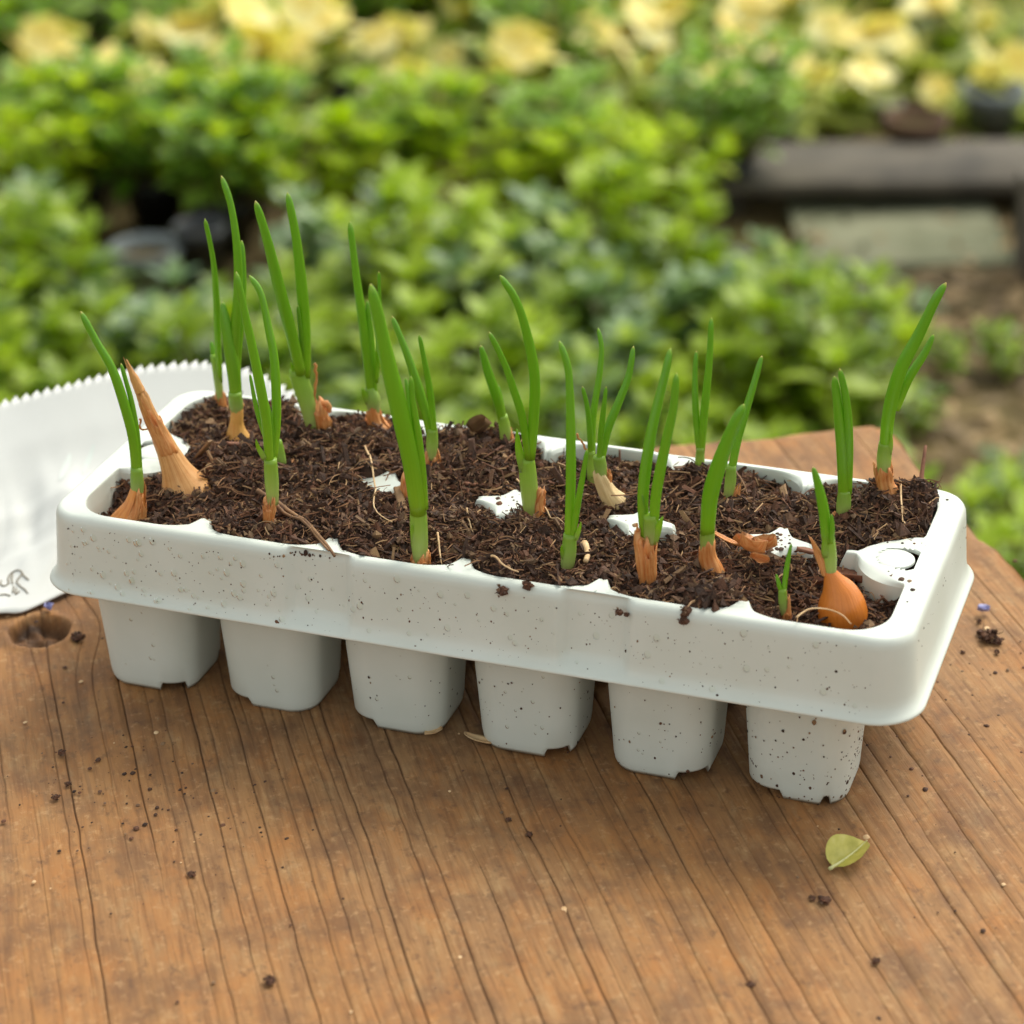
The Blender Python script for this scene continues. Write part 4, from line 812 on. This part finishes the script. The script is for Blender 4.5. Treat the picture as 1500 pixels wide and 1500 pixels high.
tag(flake('dry_husk_scrap', (BROWN_CURL[0][0]+.05, BROWN_CURL[0][1]-.1, H+.06), .17, .12, .012, .3, -.5, M_FIB, 1.1, 41, .7), 'brown curled dry scrap on the back rim beside a short onion', 'onion husk')
x, y = 1.72, -.97
lump('soil_clump', (x, y, H+.0), .17, 'crumbly soil mound bulging over the front rim by the rusty collar', 'soil clump', None, 110, None, .55, 4, 6)
lump('soil_clump', (2.9, -.92, H-.13), .13, 'dark soil lump against the right side of the shiny bulb', 'soil clump', None, 60, None, .8, 0, 7)
# crumbs stuck on the front of the rim
hl = ['dark forked crumb hanging from the front rim', 'reddish crumb hanging below the forked one', 'small reddish brown crumb on the front wall', 'tiny crumb beside the reddish brown one on the wall', 'dark crumb on the rim left of the bluish leaf', 'crumb at the rim above the wall, left part']
for i, (x, y, z) in enumerate(HANG): lump('soil_crumb', (x, -1.195+.0 if z < H-.02 else -1.17, min(z, H-.0)), [.05, .045, .035, .022, .05, .05][i], hl[i], 'soil crumb', 'soil crumbs stuck to the tray', 16, None, .9, 2, 40+i)
# ------------------------------------------------------------------ specks and drops on the tray
def wall_y(x, z):
    dz = z-H; off = np.interp(-dz, [.09, .2, .32, .45, .5, .54, .565], [.0, .008, .016, .026, .034, .05, .07]); w = np.interp(-dz, [.05, .45, .5, .54, .58], [1, 1, .9, .6, .1])
    return -(1.192+off-recess(x)*w)
def bits(name, P, N_, r, mat, label, cat, flat=.35, sub=None, stretch=1.25):
    P = np.asarray(P); n = len(P); k, m = 4, 8; V = []; F = []
    th = np.arange(m)/m*2*math.pi; prof = [(1, 0), (.85, .45), (.5, .82), (.05, 1)]; J = []
    for i in range(n):
        nz = np.array(N_[i]); a = np.cross(nz, (0, .2, 1.)); a /= np.linalg.norm(a)+1e-9; b = np.cross(nz, a); b0 = len(V)
        if abs(b[2]) > .3 and b[2] < 0: b = -b
        jit = rng.uniform(.8, 1.2, m) if sub else np.ones(m)
        for rr, hh in prof:
            for q in range(m): V.append(P[i]+r[i]*(a*math.cos(th[q])*rr*jit[q]+b*math.sin(th[q])*rr*jit[q]*stretch)+nz*r[i]*hh*flat)
        F += [[b0+s*m+q, b0+s*m+(q+1) % m, b0+(s+1)*m+(q+1) % m, b0+(s+1)*m+q] for s in range(k-1) for q in range(m)]+[[b0+(k-1)*m+q for q in range(m)]]
    return tag(mesh(name, V, F, mat), label, cat, kind='stuff')
P, N_, r = [], [], []
for _ in range(125):
    x = rng.uniform(-3.0, 3.0) if rng.random() < .3 else -3.0+abs(rng.normal(0, 1.3)); z = H-rng.uniform(.08, .57)
    if x > 2.9: continue
    P.append((x, wall_y(x, z)-.0005, z)); N_.append((0, -1, .05)); r.append(min(.027, rng.gamma(2.4, .0064)+.005))
for _ in range(40):
    i = rng.integers(0, 5); x = i-2.5+rng.uniform(-.25, .1); z = rng.uniform(.2, .85); P.append((x, -PY/2-.355-.125*(z/1.5)-.012, z)); N_.append((0, -1, 0)); r.append(min(.016, rng.gamma(2, .004)+.004))
bits('water_droplets', P, N_, r, MWAT, 'clear water droplets clinging to the front wall of the tray', 'water droplets', .55)
P, N_, r = [], [], []
for _ in range(420):
    x = rng.uniform(-3, 2.95); z = H-rng.uniform(.06, .58); P.append((x, wall_y(x, z), z)); N_.append((0, -1, 0)); r.append(min(.014, rng.gamma(1.2, .0016)+.0018))
for _ in range(60):
    x = rng.normal(-.9, .08)-rng.choice([.35, .2]); z = H-rng.choice([.05, .575])+rng.normal(0, .008); P.append((x, wall_y(x, z), z)); N_.append((0, -1, .3)); r.append(rng.gamma(1.5, .0022)+.002)
for _ in range(60):
    y = rng.uniform(-1, 1); z = H-rng.uniform(.08, .5); P.append((3.19, y, z)); N_.append((1, 0, .05)); r.append(rng.gamma(1.2, .0016)+.0016)
for i, c in ((5, 230), (4, 90), (3, 60), (2, 40)):
    for _ in range(c):
        a = math.radians(rng.uniform(-150, 15)); z = abs(rng.normal(0, .45))+.02
        if z > .9: continue
        f = 1-z/1.54; dx, dy = math.cos(a), math.sin(a); k = .05
        hx, hy, rr = .355*f+.482*(1-f), .36*f+.535*(1-f), .21*f+.3*(1-f)
        for _s in range(30):
            d = float(sd_rr(np.array(dx*k), np.array(dy*k), hx, hy, rr)); k -= d*.9
        k *= .985; P.append((i-2.5-.105*float(sstep(.2, .7, 1.54-z))+dx*k, -PY/2+dy*k, z)); N_.append((dx, dy, -.1)); r.append(rng.gamma(1.3, .0024)+.002)
for _ in range(200):
    sx = rng.choice([1, 2, 2.86, 0, 2.95]); x = sx+rng.normal(0, .12); y = rng.normal(0, .16) if sx < 2.9 else rng.uniform(-1, 1)
    z_, dr, d = soil_z(np.array([x]), np.array([y]))
    if d[0] > .03 and abs(x) < 3.05 and np.hypot(abs(x)-2.87, y) > .21: P.append((x, y, H)); N_.append((0, 0, 1)); r.append(rng.gamma(1.5, .005)+.003)
bits('soil_specks', P, N_, r, MS, 'tiny dark soil specks splashed over the grey tray', 'soil specks', .5, True)
# ------------------------------------------------------------------ paper packet
def packet():
    root = empty('paper_packet', PACKET_BOT[3]); tag(root, 'white paper seed packet with zigzag cut edge behind the left end of the tray', 'seed packet')
    B0 = np.array(PACKET_BOT[3]); nc, nv = 89, 34
    tp = spline(np.array(PACKET_TOP), nc); bt = spline(np.array(PACKET_BOT), nc); VV = []
    def surf(lay):
        V = []
        for j in range(nv):
            v = j/(nv-1)
            P = bt*(1-v)+tp*v; P = P.copy(); P[:, 2] = bt[:, 2]+(tp[:, 2]-bt[:, 2])*(v**2.0)
            u = np.arange(nc)/(nc-1)
            wr = .085*fbm(np.c_[u*5, np.full(nc, v*2.4)], 3, 51)+.06*fbm(np.c_[u*16+v*5, np.full(nc, v*2.2)], 2, 52)*sstep(.2, .6, np.full(nc, v))
            wr += .03*np.exp(-((v-.53)/.03)**2)*(1+0*u)-.025*np.exp(-((v-.36)/.02)**2)
            P[:, 2] += wr*math.sin(math.pi*min(1, v*1.2+.02))*1.0+.05*math.sin(math.pi*v)
            if j == nv-1:
                dv = tp-bt; dv /= np.linalg.norm(dv, axis=1)[:, None]; P = P+dv*(np.where(np.arange(nc) % 2 == 0, .034, -.04))[:, None]
            P[:, 2] -= lay*.045*math.sin(math.pi*min(1, v*1.5+.03))*(1-.9*v)+lay*.006
            V.append(P)
        return np.vstack(V)-B0
    V0, V1 = surf(0), surf(1); o = len(V0)
    F = [[j*nc+i, j*nc+i+1, (j+1)*nc+i+1, (j+1)*nc+i] for j in range(nv-1) for i in range(nc-1)]; F2 = [[o+a for a in f[::-1]] for f in F]
    ed = list(range(nc-1))+[j*nc+nc-1 for j in range(nv-1)]+[(nv-1)*nc+i for i in range(nc-1, 0, -1)]+[j*nc for j in range(nv-1, 0, -1)]
    E_ = [[ed[(a+1) % len(ed)], ed[a], o+ed[a], o+ed[(a+1) % len(ed)]] for a in range(len(ed))]
    mesh('paper', np.vstack([V0, V1]), F+F2+E_, M_PAPER, root)
    # nearest surface height for the scribble
    def hz(x, y):
        d = (V0[:, 0]-x)**2+(V0[:, 1]-y)**2; k = np.argsort(d)[:6]; w = 1/(d[k]+1e-5); return float((V0[k, 2]*w).sum()/w.sum())
    J = Join()
    for st in SCRIBBLE:
        Q = spline(np.array(st)-B0, 16); Q[:, 2] = [hz(a, b)+.006 for a, b, _ in Q]; V, F, _, _ = tube(Q, np.full(16, .0065), 6); J.add(V, F)
    J.build('scribble', M_INK, root)
    # two soft pale grey-green dashes laid just above the paper
    J = Join()
    for uu, v0, v1, wd in ((.525, .62, .74, .05), (.58, .64, .76, .035)):
        rows = []
        for t in np.linspace(0, 1, 9):
            v = v0+(v1-v0)*t; c = uu*(nc-1); 
            for s in (-1, -.33, .33, 1):
                ii = c+s*wd*(nc-1)*.22*math.sin(math.pi*(t*.8+.1)); a = int(ii); f = ii-a; jj = v*(nv-1); b = int(jj); g = jj-b
                q = (V0[b*nc+a]*(1-f)+V0[b*nc+a+1]*f)*(1-g)+(V0[(b+1)*nc+a]*(1-f)+V0[(b+1)*nc+a+1]*f)*g; rows.append(q+np.array([0, 0, .005]))
        J.add(rows, [[i*4+k, i*4+k+1, (i+1)*4+k+1, (i+1)*4+k] for i in range(8) for k in range(3)])
    J.build('soft_dash', M_DASH, root)
packet()
# ------------------------------------------------------------------ bits on the board
cl = {0: 'largest dark crumb right of the knot hole in the board', 1: 'biggest soil clump on the board right of the tray', 5: 'dark crumb in the shadow of the tray right of its corner', 6: 'reddish crumb below the fallen leaf', 9: 'reddish crumb at the front edge of the picture, left half', 8: 'lone crumb at the front, below the fallen leaf'}
for i, (x, y, r) in enumerate(CRUMBS):
    lump('soil_crumb', (x, y, r*.45), r*.95, cl.get(i, 'small dark soil crumb lying loose on the wooden board'), 'soil crumb', 'soil crumbs on the board', 50 if i < 2 else 18, None, .6, 3 if i in (1, 2) else 0, 60+i)
P, r = [], []
for _ in range(620):
    x, y = rng.uniform(-5, 5), rng.uniform(-6.5, 4.2); s, t = to_st(x, y)
    if t > 4.3 or s < -3.6: continue
    k = rng.random()
    if k < .35: x, y = -1.9+rng.normal(0, .8), -2.2+rng.normal(0, .5)
    elif k < .6: x, y = 3.4+rng.normal(0, .6), .3+rng.normal(0, 1.2)
    P.append((x, y, .002)); r.append(min(.022, rng.gamma(1.2, .004)+.003))
bits('soil_specks', P, [(0, 0, 1)]*len(P), r, MS, 'tiny dark soil specks scattered over the wooden board', 'soil specks', .6, True)
P = np.array([(rng.uniform(-4, 4), rng.uniform(-6, 2), .004) for _ in range(46)])
bits('pale_specks', P, [(0, 0, 1)]*len(P), rng.gamma(1.4, .006, 46)+.004, M_PALE, 'tiny pale specks and grit scattered over the wooden board', 'grit', .5, True)
# fallen leaf
def fallen_leaf():
    c = np.array(LEAF_PX).mean(0); d = np.array(LEAF_PX[2])-np.array(LEAF_PX[0]); ang = math.atan2(d[1], d[0])
    root = empty('fallen_leaf', (c[0]+.04, c[1], 0), ang); tag(root, 'small yellow green leaf fallen on the board in front of the tray', 'leaf')
    n, m = 15, 9; V = []; L = .37; W = .28
    for i in range(n):
        for j in range(m):
            u, v = i/(n-1), j/(m-1)*2-1; w = W/2*(math.sin(math.pi*u**.8)**.75+.02)
            V.append(((u-.5)*L, v*w, .03+.11*abs(v)**1.5*math.sin(math.pi*u)+.07*(u-.35)**2+.008*vnoise([u*6, v*4], 3)+.006*abs(math.sin(u*22-abs(v)*4))))
    F = [[i*m+j, i*m+j+1, (i+1)*m+j+1, (i+1)*m+j] for i in range(n-1) for j in range(m-1)]
    lm = Mat('fallen_leaf_green', .5, .4); nz = lm.noise(lm.coord(), 120, 4)
    cc = lm.ramp(nz, [(.3, lin((166, 160, 66))), (.55, lin((198, 188, 92))), (.75, lin((214, 204, 126)))])
    cc = lm.mix(lm.ramp(lm.noise(lm.coord(), 70, 4), [(.6, 0.), (.68, .8)]), cc, lin((92, 70, 46))); lm.base(cc); lm.translucent(cc, .2)
    mesh('blade', V, F, lm.m, root)
    Q = np.array([((i/(n-1)-.5)*L*1.12-.01, 0, .032+.07*(i/(n-1)-.35)**2+.004) for i in range(n)]); V, F, _, _ = tube(Q, np.linspace(.014, .004, n), 6)
    mesh('midrib', V, F, m_plain('leaf_rib', lin((204, 200, 140)), .5), root)
fallen_leaf()
MV = m_plain('violet_petal', lin((148, 148, 190)), .5, lin((118, 112, 158)), 80)
for i, (x, y, z) in enumerate(PETALS):
    if i == 1: continue
    tag(flake('violet_petal', (x, y, .035), .10, .07, .01, .4+i, .1, MV, .5, i+70), ['violet petal lying on the board right of the tray', '', 'violet petal in the shadow under the paper packet'][i], 'petal')
for nm, pts, lb in (('A', STRAW_A, 'curved pale sliver of straw by the third front pot'), ('B', STRAW_B, 'straight pale sliver of straw between two front pots')):
    a, b = np.array(pts[0]), np.array(pts[2]); d = b-a
    tag(flake('straw_sliver', ((a+b)/2).tolist(), float(np.linalg.norm(d)), .07, .015, math.atan2(d[1], d[0]), 0, M_PALE, .2, 5), lb, 'straw')
# ------------------------------------------------------------------ the nursery bed behind
M_BLK = m_plain('black_plastic', (.025, .027, .028), .45, (.05, .052, .055), 8)
M_GRY = m_plain('grey_plastic_pot', lin((112, 118, 118)), .5, lin((140, 146, 146)), 8)
M_STEM = m_plain('plant_stem', lin((120, 110, 62)), .6, lin((90, 64, 44)), 30)
M_LA = m_leaf('mint_leaf', lin((84, 116, 10)), lin((188, 208, 48)), .45)
M_LB = m_leaf('bush_leaf', lin((146, 172, 8)), lin((222, 232, 50)), .62)
M_LE = m_leaf('mid_green_leaf', lin((98, 138, 30)), lin((176, 204, 84)), .5)
M_LC = m_leaf('primrose_leaf', lin((130, 152, 40)), lin((214, 216, 128)), .4)
M_LD = m_leaf('blue_green_leaf', lin((88, 118, 76)), lin((142, 166, 108)), .35)
M_FY = m_leaf('yellow_petal', lin((238, 208, 70)), lin((244, 236, 178)), .3, .6)
M_FC = m_plain('flower_eye', lin((236, 200, 56)), .6)
def leafblade(L, W, fold=.25, droop=.3):
    n = 5; V = []
    for i in range(n):
        u = i/(n-1); w = W/2*(math.sin(math.pi*(u*.92+.06))**.8)
        for v in (-1, 0, 1): V.append((u*L, v*w, -droop*L*u*u+fold*abs(v)*w))
    return np.array(V), [[i*3+k, i*3+k+1, (i+1)*3+k+1, (i+1)*3+k] for i in range(n-1) for k in range(2)]
def orient(V, az, el, roll=0):
    Rm = np.array(Matrix.Rotation(az, 3, 'Z') @ Matrix.Rotation(-el, 3, 'Y') @ Matrix.Rotation(roll, 3, 'X')); return V@Rm.T
def pot_mesh(parent, r, h, mat, z0=0):
    m = 28; th = np.arange(m)/m*2*math.pi
    pr = [(.01, .02), (r*.74, .02), (r*.74, 0), (r*.95, h*.82), (r*1.04, h*.83), (r*1.06, h), (r*.98, h), (r*.93, h*.85), (r*.9, h*.8), (.01, h*.8)]
    V = np.vstack([np.c_[a*np.cos(th), a*np.sin(th), np.full(m, z+z0)] for a, z in pr]); mi = [0]*(m*8)+[1]*m
    return mesh('pot', V, [[i*m+k, i*m+(k+1) % m, (i+1)*m+(k+1) % m, (i+1)*m+k] for i in range(len(pr)-1) for k in range(m)], mat, parent, mats=[bpy.data.materials['bare_soil']], mi=mi)
def leafy(name, ns, h, spread, L, mat, pot=None, z0=0, seed=0, gap=.42, tipcol=None):
    rs = random.Random(seed); root = bpy.data.objects.new(name, None); root.empty_display_size = .05; link(root)
    J, Sj = Join(), Join()
    for s in range(ns):
        az = rs.uniform(0, 6.28); rad = spread*math.sqrt(rs.random()); hh = h*rs.uniform(.65, 1.1)
        b = np.array([rad*.35*math.cos(az), rad*.35*math.sin(az), z0]); tp = np.array([rad*math.cos(az), rad*math.sin(az), z0+hh*(1-.12*(rad/spread)**2)])
        mid = (b+tp)/2+np.array([rs.uniform(-.2, .2), rs.uniform(-.2, .2), .1*hh]); Q = spline([b, mid, tp], 7); V, F, _, _ = tube(Q, np.linspace(.07, .03, 7), 5); Sj.add(V, F)
        t = .28; k = 0
        while t <= 1.0:
            p = Q[min(6, int(t*6))]*(1-(t*6) % 1)+Q[min(6, int(t*6)+1)]*((t*6) % 1) if t < 1 else Q[6]
            a0 = az+k*1.57+rs.uniform(-.4, .4)
            for sd in (0, math.pi):
                l = L*rs.uniform(.7, 1.2)*(1-.35*max(0, t-.6)); V, F = leafblade(l, l*rs.uniform(.5, .68), .25, rs.uniform(.1, .5)); J.add(orient(V, a0+sd, rs.uniform(-.1, .75)+(.4 if t > .85 else 0), rs.uniform(-.4, .4))+p, F)
            t += gap/h*rs.uniform(.8, 1.2); k += 1
        for q in range(4):
            l = L*.65; V, F = leafblade(l, l*.55, .2, .1); J.add(orient(V, q*1.57+az, .7)+tp, F)
    J.build('foliage', mat, root)['kind'] = 'stuff'; Sj.build('stems', M_STEM, root)['kind'] = 'stuff'
    if pot: pot_mesh(root, pot[0], pot[1], pot[2])
    return root
def primrose(name, seed, nf=8, mat=None, z0=0, pot=None):
    rs = random.Random(seed); root = bpy.data.objects.new(name, None); link(root); root.empty_display_size = .05
    J, Sj = Join(), Join()
    for i in range(26):
        l = rs.uniform(1.2, 2.1); V, F = leafblade(l, l*.45, .2, rs.uniform(.2, .6)); J.add(orient(V, i*2.4+rs.uniform(-.3, .3), rs.uniform(.1, 1.2), rs.uniform(-.3, .3))+np.array([0, 0, .2+z0]), F)
    if pot: pot_mesh(root, *pot)
    J.build('foliage', mat or M_LC, root)['kind'] = 'stuff'
    fj = Join()
    for i in range(5):
        V, F = leafblade(.62, .66, -.1, .15); fj.add(orient(V, i*1.2566, .25), F, 0)
    m = 8; th = np.arange(m)/m*6.283; fj.add(np.vstack([np.c_[.09*np.cos(th), .09*np.sin(th), np.full(m, .05)], [[0, 0, .1]]]), [[k, (k+1) % m, m] for k in range(m)], 1)
    f0 = fj.build('flower', M_FY, root, mats=[M_FC], mi=fj.mi)
    for i in range(nf):
        a = rs.uniform(0, 6.28); r = 1.2*math.sqrt(rs.random()); z = rs.uniform(1.3, 2.0)+z0; p = (r*math.cos(a), r*math.sin(a), z)
        f = f0 if i == 0 else link(f0.copy(), root)
        f.location = [c*S for c in p]; f.rotation_euler = (rs.uniform(.1, 1.0), rs.uniform(-.4, .5), rs.uniform(0, 6)); f.scale = [rs.uniform(.9, 1.4)]*3
        V, F, _, _ = tube(spline([(0, 0, .1+z0), (p[0]*.5, p[1]*.5, z*.6), p], 5), np.full(5, .035), 5); Sj.add(V, F)
    Sj.build('stems', M_STEM, root)['kind'] = 'stuff'; return root
def copy_tree(o, parent=None):
    c = o.copy(); link(c)
    if parent: c.parent = parent
    for ch in o.children: copy_tree(ch, c)
    return c
PB = (.95, 1.5, M_BLK)
PROTO = {'a': leafy('leafy_plant', 15, 3.6, 1.8, 1.0, M_LA, None, 0, 1, .52), 'b': leafy('leafy_plant', 16, 3.2, 1.9, .88, M_LA, None, 0, 2, .5),
         'c': leafy('bushy_plant', 18, 3.0, 2.2, .95, M_LB, PB, 1.2, 3, .62), 'd': leafy('bushy_plant', 19, 3.4, 2.4, .88, M_LE, PB, 1.2, 4, .62),
         'e': primrose('primrose', 5, 4), 'f': primrose('primrose', 6, 2), 'j': primrose('primrose', 9, 6, None, 1.3, (.95, 1.5, M_BLK)), 'g': leafy('low_weed', 6, 1.6, 1.3, .75, M_LA, None, 0, 7), 'i': leafy('leafy_plant', 12, 3.0, 1.9, .95, M_LD, None, 0, 12, .55), 'h': leafy('low_weed', 5, 1.3, 1.5, .8, M_LD, None, 0, 8)}
LAB = {'a': ('blurred leafy green plant in the bed just behind the tray', 'plant', 'leafy plants just behind the tray'),
       'i': ('blurred grey green leafy plant in the bed just behind the tray', 'plant', 'grey green plants just behind the tray'),
       'b': ('blurred leafy green plant in the bed just behind the tray', 'plant', 'leafy plants just behind the tray'),
       'c': ('blurred bushy green plant in a black pot behind the nearer bed', 'plant', 'potted bushy plants in the middle distance'),
       'd': ('blurred bushy green plant in a black pot behind the nearer bed', 'plant', 'potted bushy plants in the middle distance'),
       'e': ('blurred pale primrose with yellow flowers at the very back', 'primrose', 'flowering primroses at the back'),
       'f': ('blurred pale primrose with yellow flowers at the very back', 'primrose', 'flowering primroses at the back'),
       'j': ('blurred primrose in a black pot flowering between the bushy plants', 'primrose', 'potted primroses among the bushes'),
       'g': ('blurred low green weed on the bare brown ground', 'weed', 'weeds on the bare ground'), 'h': ('blurred low green weed on the bare brown ground', 'weed', 'weeds on the bare ground')}
used = set()
def put(k, x, y, z=GZ, rz=None, sc=1, u=0):
    o = PROTO[k] if k not in used else copy_tree(PROTO[k]); used.add(k)
    o.location = (x*S, y*S, z*S); o.rotation_euler = (0, 0, random.uniform(0, 6.28) if rz is None else rz); o.scale = (sc, sc, sc); 
    lab, cat, grp = LAB[k]; w = 'on the left' if u < 500 else 'on the right' if u > 1000 else 'in the middle'
    tag(o, lab+' '+w if k in 'abi' else lab+', '+w, cat, grp); return o
FW = np.array([-.330, .944]); RT = np.array([.944, .330]); C0 = np.array(CP[3:5])
def at(dist, side): p = C0+FW*dist+RT*side; return float(p[0]), float(p[1])
def pix(u, v, z=GZ):
    """place on the plane z seen at column u, row v of the photograph (offline fit of the camera)"""
    a = CP[0]-math.atan((750-v)/(1500*math.exp(CP[6]))); d = (CP[5]-z)/math.tan(a)
    return d, (u-750)/(1500*math.exp(CP[6]))*(d*math.cos(CP[0])+(CP[5]-z)*math.sin(CP[0]))
SPOTS = []
for v, us in ((470, range(480, 940, 165)), (545, range(450, 1000, 160)), (625, range(-60, 1110, 165)), (720, range(-140, 1210, 165)), (830, range(-60, 1260, 175)), (980, range(-100, 1500, 220))):
    for u in us: SPOTS.append((random.choice('aabbi'), u+random.uniform(-45, 45), v+random.uniform(-22, 22)))
for v, us in ((350, range(-110, 1060, 140)), (315, range(-160, 1080, 240))):
    for u in us:
        u += random.uniform(-40, 40)
        if v == 350 and 160 < u < 330: continue
        SPOTS.append((random.choice('cd'), u, v+random.uniform(-15, 15)))
for v, us in ((196, range(900, 1640, 120)), (165, range(-180, 800, 120)), (140, range(760, 1620, 105)), (95, range(-100, 1620, 105)), (50, range(-100, 1620, 100)), (8, range(-100, 1620, 95)), (-35, range(-100, 1620, 95))):
    for u in us: SPOTS.append((random.choice('eeff' if u > 850 else 'ccddeef'), u+random.uniform(-35, 35), v+random.uniform(-14, 14)))
for u, v in ((1250, 450), (1315, 480), (1270, 540), (1220, 610), (1445, 735), (1500, 800), (1390, 770), (1190, 480), (1120, 440), (1060, 410), (1500, 900), (1480, 560), (1350, 640), (1230, 540), (1400, 560)):
    SPOTS.append((random.choice('gh'), u, v))
SPOTS += [('j', 395, 262), ('j', 330, 205), ('j', 612, 258), ('j', 200, 255), ('j', 590, 185), ('j', 245, 190), ('j', 470, 195), ('j', 770, 225), ('j', 90, 205), ('c', 120, 322), ('d', 235, 318), ('c', 330, 332), ('a', 30, 600), ('a', 150, 640), ('b', 280, 650), ('i', -20, 500), ('b', 20, 590), ('b', 400, 600), ('h', 120, 450)]
for k, u, v in SPOTS:
    x, y = at(*pix(u, v)); put(k, x, y, GZ+(.0 if k in 'ab' else 0), None, (random.uniform(.7, 1.0) if k in 'cd' else random.uniform(.75, 1.25))*(.75 if k in 'gh' else 1), u)
def timber(name, d0, d1, s0, s1, z0, z1, mat, label, cat):
    c = at((d0+d1)/2, (s0+s1)/2); L, W = s1-s0, d1-d0; n = 24; J = []
    root = empty(name, (c[0], c[1], z0), math.atan2(RT[1], RT[0])); tag(root, label, cat)
    xs = np.linspace(-L/2, L/2, n); sec = [(-W/2, .03), (-W/2, z1-z0-.03), (-W/2+.03, z1-z0), (W/2-.03, z1-z0), (W/2, z1-z0-.03), (W/2, .03), (W/2-.03, 0), (-W/2+.03, 0)]
    V = np.array([(x, a+.04*vnoise([x*.8, b*3], 5), b+.03*vnoise([x*.6, a*2], 7)) for x in xs for a, b in sec]); m = len(sec)
    F = [[i*m+k, i*m+(k+1) % m, (i+1)*m+(k+1) % m, (i+1)*m+k] for i in range(n-1) for k in range(m)]+[list(range(m)), [(n-1)*m+k for k in range(m)][::-1]]
    mesh('timber', V, F, mat, root); return root
M_TIM = m_plain('grey_timber', lin((96, 87, 74)), .85, lin((60, 54, 46)), 12, .4)
M_SLAB = m_plain('mossy_slab', lin((132, 130, 104)), .9, lin((96, 98, 72)), 10, .4)
dA, sA = pix(1040, 275, GZ+.95); dB, _ = pix(1040, 213, GZ+.95); _, sB = pix(1560, 275, GZ+.95)
timber('timber_plank', dA, dB, sA, sB, GZ+.62, GZ+.95, M_TIM, 'blurred dark grey timber plank lying behind the bare ground, upper right', 'plank')
dA2, s2 = pix(1185, 392, GZ+.2); dB2, _ = pix(1185, 300, GZ+.2); _, s3 = pix(1495, 392, GZ+.2)
timber('paving_slab', dA2, dB2+.6, s2, s3, GZ-.2, GZ+.2, M_SLAB, 'blurred mossy grey slab on the ground in front of the dark plank', 'slab')
for i, u in enumerate((1075, 1530)):
    d, s = pix(u, 275, GZ+.95); timber('timber_block', d+.35, dB-.3, s-.35, s+.35, GZ-.1, GZ+.61, M_TIM, ['timber block holding up the left end of the dark plank', 'timber block holding up the right end of the dark plank'][i], 'block')
d, s = pix(1500, 420); timber('timber_post', d, d+.9, s-.1, s+.9, GZ-.1, GZ+2.6, M_TIM, 'dark timber post at the right edge beside the mossy slab', 'post')
M_TER = m_plain('terracotta', lin((118, 88, 66)), .85, lin((88, 66, 52)), 10)
M_TEAL = m_plain('pale_pot', lin((188, 186, 170)), .6, lin((160, 160, 146)), 10)
for u, v, r, h, mat, lab in ((218, 348, .86, 1.5, M_GRY, 'blurred empty grey plant pot at the left behind the tall leaves'), (296, 318, .62, 1.9, M_BLK, 'blurred slim black pot right of the empty grey one'),
        (80, 425, .95, 1.2, M_GRY, 'blurred grey pot low at the left edge among leaves'), (868, 288, .7, 1.2, M_TEAL, 'blurred pale pot rim glimpsed between the bushy plants'), (30, 292, .9, 1.5, M_BLK, 'blurred black pot in the dark gap at the left edge'),
        (1350, 172, .85, 1.5, M_TER, 'blurred brown pot in the shade under the primroses'), (1308, 150, .42, .8, M_TEAL, 'blurred small pale pot in the shade under the primroses'), (1465, 132, .9, 1.6, M_GRY, 'blurred grey green pot under the primroses at the right'), (975, 390, .85, 1.1, M_BLK, 'blurred black pot right of the middle among leaves'), (1060, 375, .7, 1.0, M_GRY, 'blurred dark grey pot near the bare ground')):
    d, s = pix(u, v, GZ+h); x, y = at(d, s); root = empty('plant_pot', (x, y, GZ-.1), 0); tag(root, lab, 'plant pot', 'plant pots in the bed'); pot_mesh(root, r, h, mat)
d, s = pix(1142, 592); x, y = at(d, s); o = lump('pale_stone', (x, y, GZ+.15), .75, 'blurred pale grey stone on the ground beyond the board', 'stone', None, 0, M_TEAL, .6, 0, 3)
for p in o.data.polygons: p.use_smooth = True
J = Join()
for _ in range(1400):
    d, s = pix(rng.uniform(-200, 1700), rng.uniform(150, 1000)); x, y = at(d, s)
    if rng.random() < .6: d, s = pix(rng.uniform(1150, 1700), rng.uniform(330, 900)); x, y = at(d, s)
    l = rng.uniform(.25, .8); V, F = leafblade(l, l*rng.uniform(.2, .6), rng.uniform(-.3, .3), rng.uniform(-.2, .3)); J.add(orient(V, rng.uniform(0, 6.28), rng.uniform(-.2, .5), rng.uniform(-.5, .5))+np.array([x, y, GZ+rng.uniform(.02, .15)]), F)
M_LIT = m_leaf('dead_leaf', lin((84, 66, 44)), lin((166, 138, 94)), .1, .8)
tag(J.build('leaf_litter', M_LIT), 'brown dead leaves and bark littering the ground behind the board', 'leaf litter', kind='stuff')
